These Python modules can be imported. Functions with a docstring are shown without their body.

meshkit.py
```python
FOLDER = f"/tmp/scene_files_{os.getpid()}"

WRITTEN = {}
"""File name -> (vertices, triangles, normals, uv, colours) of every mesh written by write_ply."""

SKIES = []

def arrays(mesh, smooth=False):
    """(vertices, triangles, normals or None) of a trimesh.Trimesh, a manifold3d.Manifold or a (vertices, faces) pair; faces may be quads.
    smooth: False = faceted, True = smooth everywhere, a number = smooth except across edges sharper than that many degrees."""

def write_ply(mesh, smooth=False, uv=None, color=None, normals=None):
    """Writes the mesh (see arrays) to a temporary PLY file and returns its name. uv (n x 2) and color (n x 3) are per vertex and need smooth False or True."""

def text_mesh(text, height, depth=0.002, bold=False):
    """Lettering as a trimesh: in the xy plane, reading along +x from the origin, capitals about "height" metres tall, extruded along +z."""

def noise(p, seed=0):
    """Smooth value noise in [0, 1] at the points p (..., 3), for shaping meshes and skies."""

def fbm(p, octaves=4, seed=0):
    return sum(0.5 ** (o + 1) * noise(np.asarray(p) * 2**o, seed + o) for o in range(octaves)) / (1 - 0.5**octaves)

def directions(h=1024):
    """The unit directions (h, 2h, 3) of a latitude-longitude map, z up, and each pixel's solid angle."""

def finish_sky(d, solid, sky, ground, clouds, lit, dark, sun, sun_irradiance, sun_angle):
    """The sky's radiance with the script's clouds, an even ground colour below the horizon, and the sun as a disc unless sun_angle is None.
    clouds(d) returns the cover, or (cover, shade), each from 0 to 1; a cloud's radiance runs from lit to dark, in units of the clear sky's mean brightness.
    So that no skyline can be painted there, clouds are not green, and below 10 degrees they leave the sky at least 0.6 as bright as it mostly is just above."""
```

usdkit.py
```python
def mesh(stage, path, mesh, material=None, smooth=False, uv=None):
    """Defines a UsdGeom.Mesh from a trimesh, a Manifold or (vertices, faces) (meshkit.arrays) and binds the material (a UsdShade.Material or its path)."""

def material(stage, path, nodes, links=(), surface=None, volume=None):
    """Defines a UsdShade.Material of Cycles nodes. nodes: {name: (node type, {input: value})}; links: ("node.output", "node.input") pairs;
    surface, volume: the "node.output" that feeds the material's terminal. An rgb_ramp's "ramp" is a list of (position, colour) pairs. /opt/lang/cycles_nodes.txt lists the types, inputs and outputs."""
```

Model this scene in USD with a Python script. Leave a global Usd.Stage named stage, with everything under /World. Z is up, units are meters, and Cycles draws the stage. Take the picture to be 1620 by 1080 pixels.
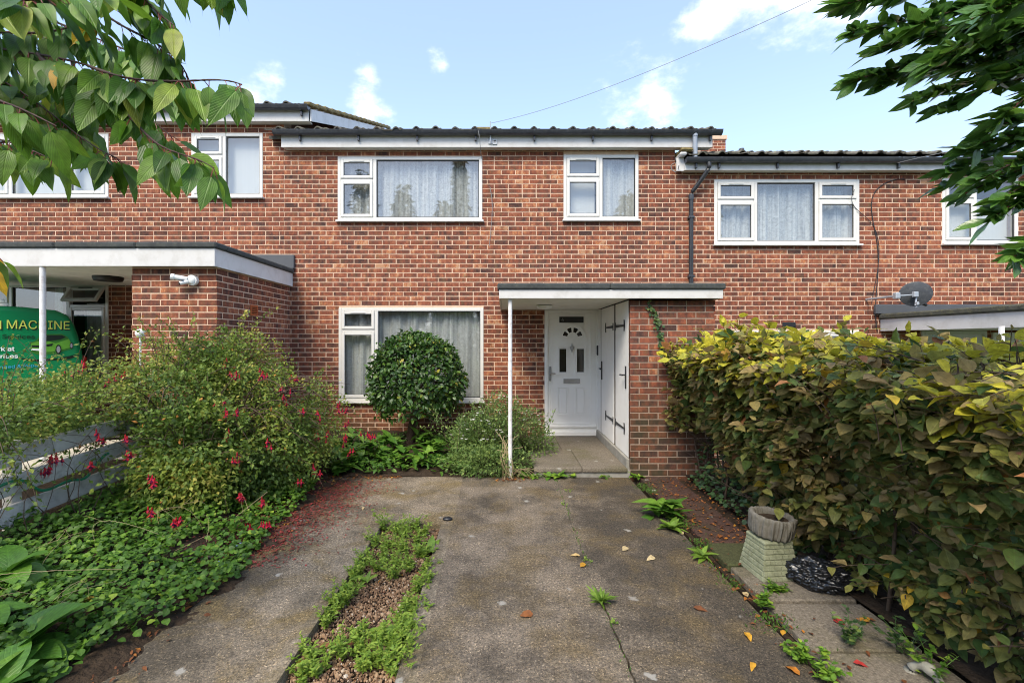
import math, random
import numpy as np, trimesh, usdkit, meshkit
from shapely.geometry import Polygon, box as sbox
from shapely.ops import unary_union
from pxr import Usd, UsdGeom, UsdLux, UsdShade, Sdf, Gf, Vt

stage = Usd.Stage.CreateInMemory()
UsdGeom.SetStageUpAxis(stage, 'Z')
UsdGeom.SetStageMetersPerUnit(stage, 1.0)
UsdGeom.Xform.Define(stage, '/World')
UsdGeom.Scope.Define(stage, '/World/Looks')

# ---------------------------------------------------------------- camera, sky, sun, exposure
EYE = 1.6
cam = UsdGeom.Camera.Define(stage, '/World/camera')
cam.AddTranslateOp().Set(Gf.Vec3d(0, 0, EYE)); cam.AddRotateXOp().Set(90.0)
cam.CreateFocalLengthAttr(16.0); cam.CreateHorizontalApertureAttr(36.0)
cam.CreateHorizontalApertureOffsetAttr(0.289)
cam.CreateClippingRangeAttr(Gf.Vec2f(0.05, 2000.0))
cam.CreateExposureAttr(1.82)

SUN_AZ, SUN_EL = math.radians(204), math.radians(50)       # azimuth from +y, clockwise: behind the camera, a little to the left
sun_dir = np.array([math.sin(SUN_AZ) * math.cos(SUN_EL), math.cos(SUN_AZ) * math.cos(SUN_EL), math.sin(SUN_EL)])
sun = UsdLux.DistantLight.Define(stage, '/World/sun')
sun.CreateIntensityAttr(0.34); sun.CreateAngleAttr(24.0); sun.CreateColorAttr(Gf.Vec3f(1.0, 0.90, 0.74)); sun.CreateNormalizeAttr(True)
m4 = Gf.Matrix4d(); m4.SetRotate(Gf.Rotation(Gf.Vec3d(0, 0, 1), Gf.Vec3d(*map(float, sun_dir))))
sun.AddTransformOp().Set(m4)

def px_dir(px, py):
    return np.array([(px - 797) / 720, 1.0, (540 - py) / 720])
sky_nodes = {
    'tc': ('texture_coordinate', {}),
    'sky': ('sky_texture', {'sky_type': 'single_scattering', 'sun_disc': False, 'sun_elevation': SUN_EL, 'sun_rotation': SUN_AZ, 'aerosol_density': 1.3, 'ozone_density': 1.0}),
    'stretch': ('mapping', {'scale': (1.0, 1.0, 1.7), 'location': (3.1, 1.7, 0.4)}),
    'big': ('noise_texture', {'scale': 2.6, 'detail': 7.0, 'roughness': 0.52}),
    'fine': ('noise_texture', {'scale': 8.0, 'detail': 8.0, 'roughness': 0.6}),
    'finec': ('math', {'math_type': 'multiply_add', 'value2': 0.95, 'value3': -0.475}),
    'sum0': ('math', {'math_type': 'add'}),
    'cover': ('map_range', {'range_type': 'smoothstep', 'from_min': 0.59, 'from_max': 0.94, 'to_min': 0.0, 'to_max': 0.90, 'clamp': True}),
    'haze': ('separate_xyz', {}),
    'hz': ('map_range', {'range_type': 'smoothstep', 'from_min': 0.0, 'from_max': 0.55, 'to_min': 0.62, 'to_max': 0.30, 'clamp': True}),
    'cloudcol': ('rgb_ramp', {'ramp': [(0.25, (4.3, 4.5, 4.8)), (0.5, (5.4, 5.45, 5.5)), (0.75, (6.6, 6.4, 6.2))]}),
    'pale': ('mix_color', {'blend_type': 'mix', 'b': (2.75, 3.45, 4.75), 'use_clamp': True}),
    'mixed': ('mix_color', {'blend_type': 'mix', 'use_clamp': True}),
    'bg': ('background_shader', {'strength': 0.10}),
}
sky_links = [('tc.generated', 'stretch.vector'), ('stretch.vector', 'big.vector'), ('stretch.vector', 'fine.vector'), ('fine.fac', 'finec.value1'),
             ('big.fac', 'sum0.value1'), ('finec.value', 'sum0.value2')]
prev = 'sum0.value'
for k, (px, py, r, s) in enumerate([(1240, -8, .17, .36), (1120, 18, .08, .26), (1330, 0, .13, .32), (555, 125, .13, .29), (590, 165, .10, .25), (440, 100, .09, .24), (692, 103, .06, .30), (985, 108, .12, .24), (1060, 180, .15, .17), (400, 145, .08, .26), (1230, 110, .20, -.18), (1450, 160, .34, -.20), (820, 50, .35, -.10)]):
    d = px_dir(px, py); d = d / np.linalg.norm(d)
    sky_nodes[f'd{k}'] = ('vector_math', {'math_type': 'distance', 'vector2': tuple(d)})
    sky_nodes[f'b{k}'] = ('map_range', {'range_type': 'smoothstep', 'from_min': 0.0, 'from_max': r, 'to_min': s, 'to_max': 0.0, 'clamp': True})
    sky_nodes[f'a{k}'] = ('math', {'math_type': 'add'})
    sky_links += [('tc.generated', f'd{k}.vector1'), (f'd{k}.value', f'b{k}.value'), (prev, f'a{k}.value1'), (f'b{k}.result', f'a{k}.value2')]
    prev = f'a{k}.value'
sky_links += [(prev, 'cover.value'), ('tc.generated', 'haze.vector'), ('haze.z', 'hz.value'), ('hz.result', 'pale.fac'), ('sky.color', 'pale.a'), ('fine.fac', 'cloudcol.fac'),
              ('pale.result', 'mixed.a'), ('cloudcol.color', 'mixed.b'), ('cover.result', 'mixed.fac'), ('mixed.result', 'bg.color')]
sky_mat = usdkit.material(stage, '/World/Looks/sky', sky_nodes, sky_links, surface='bg.background')
dome = UsdLux.DomeLight.Define(stage, '/World/sky'); dome.CreateIntensityAttr(1.0)
UsdShade.MaterialBindingAPI.Apply(dome.GetPrim()).Bind(sky_mat)
dome.GetPrim().SetCustomDataByKey('kind', 'structure')

# ---------------------------------------------------------------- helpers
rng = np.random.default_rng(7)
random.seed(7)
used = {}
def path_for(name, parent=None):
    base = (parent if isinstance(parent, str) else '/World') + '/' + name
    n = used.get(base, 0); used[base] = n + 1
    return base if n == 0 else f'{base}_{n:03d}'
def tag(p, label=None, cat=None, group=None, kind=None):
    prim = stage.GetPrimAtPath(p)
    for k, v in (('label', label), ('category', cat), ('group', group), ('kind', kind)):
        if v: prim.SetCustomDataByKey(k, v)
    return p
def thing(name, label, cat, group=None):
    p = path_for(name)
    UsdGeom.Xform.Define(stage, p)
    return tag(p, label, cat, group)
def smooth_normals(v, f):
    n = np.zeros_like(v); fn = np.cross(v[f[:, 1]] - v[f[:, 0]], v[f[:, 2]] - v[f[:, 0]])
    for k in range(3): np.add.at(n, f[:, k], fn)
    l = np.linalg.norm(n, axis=1, keepdims=True)
    return np.where(l > 1e-12, n / np.maximum(l, 1e-12), [0, 0, 1.0])
def put(name, mesh, mat, parent=None, tone=None, uv=None, smooth=False, label=None, cat=None, group=None, kind=None):
    """One Mesh prim under parent; mesh: trimesh or (v, f) with triangles or quads."""
    p = path_for(name, parent)
    if isinstance(mesh, trimesh.Trimesh) or isinstance(smooth, (int, float)) and not isinstance(smooth, bool):
        v, f, n = meshkit.arrays(mesh, smooth)
    else:
        v, f = np.asarray(mesh[0], float), np.asarray(mesh[1], int)
        if f.shape[1] == 4: f = np.vstack([f[:, [0, 1, 2]], f[:, [0, 2, 3]]])
        n = smooth_normals(v, f) if smooth is True else None
    m = UsdGeom.Mesh.Define(stage, p)
    m.CreatePointsAttr(Vt.Vec3fArray.FromNumpy(v.astype(np.float32)))
    m.CreateFaceVertexCountsAttr(Vt.IntArray.FromNumpy(np.full(len(f), 3, np.int32)))
    m.CreateFaceVertexIndicesAttr(Vt.IntArray.FromNumpy(f.astype(np.int32).ravel()))
    m.CreateSubdivisionSchemeAttr('none'); m.CreateDoubleSidedAttr(True)
    if n is not None:
        m.CreateNormalsAttr(Vt.Vec3fArray.FromNumpy(n.astype(np.float32))); m.SetNormalsInterpolation('vertex')
    api = UsdGeom.PrimvarsAPI(m)
    if tone is not None:
        t = np.broadcast_to(np.asarray(tone, np.float32), (len(v),)).copy()
        api.CreatePrimvar('tone', Sdf.ValueTypeNames.FloatArray, 'vertex').Set(Vt.FloatArray.FromNumpy(t))
    if uv is not None:
        api.CreatePrimvar('st', Sdf.ValueTypeNames.TexCoord2fArray, 'vertex').Set(Vt.Vec2fArray.FromNumpy(np.asarray(uv, np.float32)))
    UsdShade.MaterialBindingAPI.Apply(m.GetPrim()).Bind(MATS[mat])
    return tag(p, label, cat, group, kind)
def bx(x0, x1, y0, y1, z0, z1):
    m = trimesh.creation.box([x1 - x0, y1 - y0, z1 - z0]); m.apply_translation([(x0 + x1) / 2, (y0 + y1) / 2, (z0 + z1) / 2]); return m
def rbx(x0, x1, y0, y1, z0, z1, c=0.006):
    """box with chamfered edges"""
    pts = []
    for sx in (0, 1):
        for sy in (0, 1):
            for sz in (0, 1):
                X, Y, Z = (x0, x1)[sx], (y0, y1)[sy], (z0, z1)[sz]; dx, dy, dz = c * (1 - 2 * sx), c * (1 - 2 * sy), c * (1 - 2 * sz)
                pts += [[X, Y + dy, Z + dz], [X + dx, Y, Z + dz], [X + dx, Y + dy, Z]]
    return trimesh.convex.convex_hull(np.array(pts))
def cat(*ms): return trimesh.util.concatenate(list(ms))
def xz(poly, y0, y1):
    """polygon in (x, z) extruded from y0 to y1"""
    ms = [trimesh.creation.extrude_polygon(g, y1 - y0, engine='earcut') for g in getattr(poly, 'geoms', [poly])]
    m = cat(*ms); v = m.vertices.copy(); m.vertices = np.stack([v[:, 0], y1 - v[:, 2], v[:, 1]], 1); return m
def yz(poly, x0, x1):
    """polygon in (y, z) extruded from x0 to x1"""
    ms = [trimesh.creation.extrude_polygon(g, x1 - x0, engine='earcut') for g in getattr(poly, 'geoms', [poly])]
    m = cat(*ms); v = m.vertices.copy(); m.vertices = np.stack([x0 + v[:, 2], v[:, 0], v[:, 1]], 1); return m
def xy(poly, z0, z1):
    ms = [trimesh.creation.extrude_polygon(g, z1 - z0, engine='earcut') for g in getattr(poly, 'geoms', [poly])]
    m = cat(*ms); m.apply_translation([0, 0, z0]); return m
def ring(x0, x1, z0, z1, w, y0, y1):
    return xz(sbox(x0, z0, x1, z1).difference(sbox(x0 + w, z0 + w, x1 - w, z1 - w)), y0, y1)
def cyl(p0, p1, r, sides=12):
    return trimesh.creation.cylinder(radius=r, segment=[p0, p1], sections=sides)
def tube(points, radii, sides=6):
    p = np.asarray(points, float); t = np.gradient(p, axis=0); t /= np.linalg.norm(t, axis=1, keepdims=True) + 1e-12
    a = np.cross(t, np.where(np.abs(t[:, 2:]) < 0.9, [0, 0, 1.0], [1.0, 0, 0])); a /= np.linalg.norm(a, axis=1, keepdims=True) + 1e-12
    b, ang = np.cross(t, a), np.arange(sides) * 2 * np.pi / sides
    v = p[:, None] + np.broadcast_to(radii, (len(p),))[:, None, None] * (np.cos(ang)[None, :, None] * a[:, None] + np.sin(ang)[None, :, None] * b[:, None])
    i, j = np.meshgrid(np.arange(len(p) - 1), np.arange(sides), indexing='ij')
    q = np.stack([i * sides + j, i * sides + (j + 1) % sides, (i + 1) * sides + (j + 1) % sides, (i + 1) * sides + j], -1).reshape(-1, 4)
    f = np.vstack([q[:, [0, 1, 2]], q[:, [0, 2, 3]]])
    return v.reshape(-1, 3), f
def join(list_vf):
    vs, fs, n = [], [], 0
    for v, f in list_vf:
        vs.append(v); fs.append(f + n); n += len(v)
    return np.vstack(vs), np.vstack(fs)
def spline(pts, n=16):
    p = np.asarray(pts, float)
    if len(p) < 3: return p[0] + (p[-1] - p[0]) * np.linspace(0, 1, n)[:, None]
    from scipy.interpolate import CubicSpline
    s = np.concatenate([[0], np.cumsum(np.linalg.norm(np.diff(p, axis=0), axis=1))])
    return CubicSpline(s, p)(np.linspace(0, s[-1], n))
def at(px, py, Y): return np.array([(px - 797) * Y / 720, Y, EYE - (py - 540) * Y / 720])
WY = 7.31                                        # the facade
def fx(px): return (px - 797) * WY / 720
def fz(py): return EYE - (py - 540) * WY / 720
def unit(a): return a / (np.linalg.norm(a, axis=-1, keepdims=True) + 1e-12)

# leaves: one template, many placements -> arrays
def leaf_template(shape='ovate', seg=5):
    x = np.linspace(0, 1, seg + 1)
    if shape == 'ovate': w = np.sin(np.pi * x ** 0.75) ** 0.9
    elif shape == 'broad': w = np.sin(np.pi * x ** 0.72) ** 0.62 * np.where(x > .8, 1 - ((x - .8) / .2) ** 2 * .55, 1)
    elif shape == 'acuminate': w = np.sin(np.pi * np.clip(x / .86, 0, 1) ** 0.72) ** 0.85 + .10 * (1 - x) * (x > .7)
    elif shape == 'lance': w = np.sin(np.pi * x ** 0.9) ** 1.1
    elif shape == 'round': w = np.sin(np.pi * x ** 0.8) ** 0.55
    elif shape == 'strap': w = np.clip(np.minimum(x * 1.2 + .25, (1 - x) * 5), 0, 1)
    w = np.clip(w, 0.0, 1) ; w[0] = 0.06; w[-1] = 0.0
    if seg <= 2:
        v = np.array([[0, 0, 0], [0.45, 0.5, 0], [1, 0, 0], [0.45, -0.5, 0], [0.45, 0, 0]], float)
        f = np.array([[0, 4, 1], [4, 2, 1], [0, 3, 4], [4, 3, 2]])
        return v, f
    v = []
    for i in range(seg + 1): v += [[x[i], 0.5 * w[i], 0], [x[i], 0, 0], [x[i], -0.5 * w[i], 0]]
    f = []
    for i in range(seg):
        a = 3 * i
        for k in (0, 1): f += [[a + k, a + k + 1, a + k + 4], [a + k, a + k + 4, a + k + 3]]
    return np.array(v), np.array(f)
def leaves(P, D, N, L, W, curl=0.25, fold=0.2, shape='ovate', seg=5, wave=0.0, seed=0):
    """P base points, D axes, N rough normals, L lengths, W width/length. -> v (n,k,3), f (k faces), uv (k,2)"""
    r = np.random.default_rng(seed)
    tv, tf = leaf_template(shape, seg)
    D = unit(np.asarray(D, float)); S = unit(np.cross(N, D)); N = np.cross(D, S)
    n = len(P); L = np.broadcast_to(L, (n,)); W = np.broadcast_to(W, (n,)); curl = np.broadcast_to(curl, (n,)); fold = np.broadcast_to(fold, (n,))
    x = tv[None, :, 0] * L[:, None]; y = tv[None, :, 1] * (L * W)[:, None]
    z = -curl[:, None] * L[:, None] * tv[None, :, 0] ** 2 + fold[:, None] * np.abs(y)
    if wave: z = z + wave * L[:, None] * np.abs(tv[None, :, 1]) * 2 * np.sin(tv[None, :, 0] * 14 + r.uniform(0, 6, (n, 1)) + (tv[None, :, 1] > 0) * 1.7)
    v = np.asarray(P)[:, None] + x[..., None] * D[:, None] + y[..., None] * S[:, None] + z[..., None] * N[:, None]
    return v, tf, tv[:, :2]
def leaf_arrays(vfu, idx):
    v, f, uv = vfu; n, k = len(idx), v.shape[1]
    return v[idx].reshape(-1, 3), (f[None] + (np.arange(n) * k)[:, None, None]).reshape(-1, 3), np.tile(uv, (n, 1))
def put_leaves(name, vfu, tones, mat, parent=None, idx=None, smooth=True, **kw):
    idx = np.arange(len(vfu[0])) if idx is None else np.asarray(idx)
    v, f, uv = leaf_arrays(vfu, idx)
    return put(name, (v, f), mat, parent, tone=np.repeat(np.asarray(tones)[idx], vfu[0].shape[1]), uv=uv, smooth=smooth, **kw)
def nearest_split(vfu, count=300):
    """indices of the leaves that show largest from where the photograph was taken, and the rest"""
    v = vfu[0]; c = v.mean(1); dist = np.linalg.norm(c - [0, 0, EYE], axis=1)
    size = np.linalg.norm(v.max(1) - v.min(1), axis=1) / dist
    inside = (c[:, 1] > .3) & (np.abs(c[:, 0] / np.maximum(c[:, 1], .01)) < 1.15) & (np.abs((c[:, 2] - EYE) / np.maximum(c[:, 1], .01)) < .78)
    o = np.argsort(-size * inside)
    return o[:count], o[count:]
def plant_leaves(parent, vfu, tones, mat, count=300, part='leaf', rest='foliage'):
    big, small = nearest_split(vfu, count)
    for i in big: put_leaves(part, vfu, tones, mat, parent, [i])
    if len(small): put_leaves(rest, vfu, tones, mat, parent, small, kind='stuff')

# ---------------------------------------------------------------- materials
MATS = {}
def mat(name, nodes, links, surface='p.BSDF', volume=None):
    MATS[name] = usdkit.material(stage, '/World/Looks/' + name, nodes, links, surface=surface, volume=volume)
def simple(name, col, rough=0.5, spec=0.5, var=0.12, scale=6.0, metallic=0.0, dirt=None, dirt_amt=0.0, bump=0.0, bscale=60.0):
    """a painted or moulded surface: base colour with uneven grime and fine relief"""
    c = np.array(col)
    n = {'g': ('geometry', {}), 'n': ('noise_texture', {'scale': scale, 'detail': 6.0, 'roughness': 0.6}),
         'r': ('rgb_ramp', {'ramp': [(0.25, tuple(c * (1 - var))), (0.75, tuple(np.minimum(c * (1 + var * .6), 1)))]}),
         'p': ('principled_bsdf', {'roughness': rough, 'specular_ior_level': spec, 'metallic': metallic})}
    l = [('g.position', 'n.vector'), ('n.fac', 'r.fac')]
    out = 'r.color'
    if dirt is not None:
        n['dn'] = ('noise_texture', {'scale': scale * 2.3, 'detail': 8.0, 'roughness': 0.68})
        n['dr'] = ('map_range', {'from_min': 0.48, 'from_max': 0.72, 'to_min': 0.0, 'to_max': dirt_amt, 'clamp': True})
        n['dm'] = ('mix_color', {'b': dirt})
        l += [('g.position', 'dn.vector'), ('dn.fac', 'dr.value'), ('dr.result', 'dm.fac'), (out, 'dm.a')]; out = 'dm.result'
    l.append((out, 'p.base_color'))
    if bump:
        n['bn'] = ('noise_texture', {'scale': bscale, 'detail': 5.0, 'roughness': 0.6}); n['bp'] = ('bump', {'strength': 1.0, 'distance': bump})
        l += [('g.position', 'bn.vector'), ('bn.fac', 'bp.height'), ('bp.normal', 'p.normal')]
    mat(name, n, l)
simple('upvc', (0.66, 0.65, 0.61), 0.28, 0.5, 0.04, 3.0, dirt=(0.5, 0.48, 0.42), dirt_amt=0.16)
simple('white_board', (0.60, 0.595, 0.58), 0.5, 0.35, 0.06, 2.5, dirt=(0.34, 0.32, 0.27), dirt_amt=0.38)
simple('white_door', (0.82, 0.81, 0.78), 0.45, 0.4, 0.04, 2.5, dirt=(0.55, 0.52, 0.46), dirt_amt=0.2)
simple('door_white_for_shade', (0.88, 0.87, 0.83), 0.35, 0.45, 0.03, 3.0, dirt=(0.5, 0.48, 0.42), dirt_amt=0.12)  # separate lighter white: the porch shade is offset in this colour
simple('bounce_concrete', (0.52, 0.48, 0.40), 0.9, 0.2, 0.2, 2.0, dirt=(0.25, 0.22, 0.17), dirt_amt=0.5, bump=0.004)  # lightened so the neighbour ground bounces light up under the left canopy
simple('soffit', (0.76, 0.75, 0.71), 0.55, 0.3, 0.08, 3.0, dirt=(0.3, 0.28, 0.24), dirt_amt=0.3)
simple('post_paint', (0.76, 0.76, 0.75), 0.45, 0.4, 0.06, 5.0, dirt=(0.25, 0.14, 0.08), dirt_amt=0.5)
simple('gutter', (0.040, 0.043, 0.050), 0.30, 0.55, 0.3, 9.0, dirt=(0.12, 0.12, 0.11), dirt_amt=0.35)
simple('black_pipe', (0.022, 0.023, 0.026), 0.35, 0.5, 0.2, 9.0, dirt=(0.08, 0.08, 0.075), dirt_amt=0.3)
simple('grey_pipe', (0.27, 0.31, 0.37), 0.45, 0.4, 0.1, 8.0)
simple('felt', (0.060, 0.066, 0.066), 0.9, 0.25, 0.35, 7.0, dirt=(0.12, 0.125, 0.10), dirt_amt=0.55, bump=0.004, bscale=220.0)
simple('mossy_felt', (0.085, 0.085, 0.07), 0.95, 0.2, 0.4, 9.0, dirt=(0.15, 0.145, 0.07), dirt_amt=0.7, bump=0.012, bscale=50.0)
simple('lead', (0.075, 0.08, 0.088), 0.55, 0.5, 0.2, 4.0)
simple('black_iron', (0.012, 0.012, 0.013), 0.45, 0.5, 0.3, 20.0)
simple('dark_gap', (0.045, 0.022, 0.014), 0.85, 0.2, 0.3, 10.0)
simple('chrome', (0.42, 0.42, 0.42), 0.3, 0.5, 0.15, 30.0, metallic=0.8)
simple('room', (0.20, 0.19, 0.175), 0.9, 0.2, 0.1, 2.0)
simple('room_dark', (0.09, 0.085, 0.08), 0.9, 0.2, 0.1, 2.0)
simple('plinth', (0.30, 0.29, 0.26), 0.85, 0.2, 0.25, 8.0, dirt=(0.12, 0.11, 0.08), dirt_amt=0.5, bump=0.003)
simple('terracotta_vent', (0.44, 0.12, 0.045), 0.8, 0.2, 0.15, 20.0)
simple('white_plastic', (0.78, 0.79, 0.77), 0.35, 0.5, 0.05, 8.0, dirt=(0.4, 0.42, 0.36), dirt_amt=0.3)
simple('black_plastic', (0.014, 0.014, 0.015), 0.4, 0.5, 0.2, 12.0)
simple('dish_grey', (0.050, 0.055, 0.062), 0.42, 0.5, 0.25, 9.0, dirt=(0.2, 0.2, 0.19), dirt_amt=0.3)
simple('zinc', (0.40, 0.43, 0.46), 0.5, 0.5, 0.2, 25.0, metallic=0.4)
simple('cable', (0.035, 0.035, 0.038), 0.6, 0.3, 0.1, 9.0)
simple('grey_cable', (0.25, 0.25, 0.25), 0.6, 0.3, 0.1, 9.0)
simple('van_green', (0.004, 0.205, 0.070), 0.22, 0.5, 0.04, 2.0)
simple('van_yellow', (0.62, 0.72, 0.12), 0.4, 0.3, 0.04, 6.0)
simple('van_shadow', (0.008, 0.018, 0.010), 0.4, 0.3, 0.04, 6.0)
simple('van_white', (0.80, 0.84, 0.84), 0.4, 0.3, 0.04, 6.0)
simple('van_cyan', (0.05, 0.36, 0.62), 0.4, 0.3, 0.04, 6.0)
simple('print_green', (0.12, 0.36, 0.035), 0.4, 0.3, 0.12, 9.0)
simple('print_dark_green', (0.035, 0.17, 0.02), 0.4, 0.3, 0.12, 9.0)
simple('print_grey', (0.3, 0.32, 0.34), 0.4, 0.3, 0.1, 9.0)
simple('rubber', (0.018, 0.018, 0.019), 0.8, 0.3, 0.2, 15.0)
simple('tail_red', (0.32, 0.008, 0.006), 0.2, 0.5, 0.05, 9.0)
simple('fence_wood', (0.52, 0.50, 0.46), 0.85, 0.25, 0.25, 7.0, dirt=(0.16, 0.15, 0.12), dirt_amt=0.6, bump=0.003, bscale=80)
simple('soil', (0.060, 0.042, 0.028), 0.95, 0.15, 0.45, 14.0, dirt=(0.03, 0.02, 0.013), dirt_amt=0.7, bump=0.03, bscale=45)
simple('grass_ground', (0.055, 0.075, 0.028), 0.95, 0.15, 0.4, 3.0, bump=0.03, bscale=30)
simple('bark', (0.075, 0.050, 0.036), 0.85, 0.25, 0.35, 30.0, dirt=(0.16, 0.14, 0.11), dirt_amt=0.4, bump=0.006, bscale=90)
simple('cherry_bark', (0.055, 0.028, 0.024), 0.6, 0.35, 0.35, 60.0, dirt=(0.14, 0.11, 0.09), dirt_amt=0.35, bump=0.002, bscale=200)
simple('petiole', (0.20, 0.045, 0.035), 0.5, 0.4, 0.3, 40.0)
simple('twig', (0.10, 0.070, 0.048), 0.85, 0.25, 0.35, 40.0)
simple('straw', (0.42, 0.33, 0.19), 0.85, 0.25, 0.3, 30.0)
simple('pedestal_stone', (0.27, 0.285, 0.185), 0.92, 0.2, 0.28, 14.0, dirt=(0.13, 0.15, 0.07), dirt_amt=0.6, bump=0.003, bscale=180)
simple('pot_stone', (0.19, 0.175, 0.145), 0.92, 0.2, 0.35, 18.0, dirt=(0.10, 0.10, 0.07), dirt_amt=0.7, bump=0.004, bscale=120)
simple('pale_stone', (0.32, 0.305, 0.25), 0.9, 0.2, 0.25, 20.0, dirt=(0.2, 0.2, 0.13), dirt_amt=0.5, bump=0.003, bscale=140)
simple('bin_bag', (0.008, 0.008, 0.009), 0.2, 0.6, 0.2, 10.0, bump=0.006, bscale=22)
simple('hose', (0.012, 0.16, 0.075), 0.4, 0.5, 0.1, 10.0)
simple('opposite_brick', (0.22, 0.11, 0.075), 0.9, 0.2, 0.3, 2.0)
simple('opposite_roof', (0.06, 0.05, 0.045), 0.9, 0.2, 0.3, 2.0)

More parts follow.
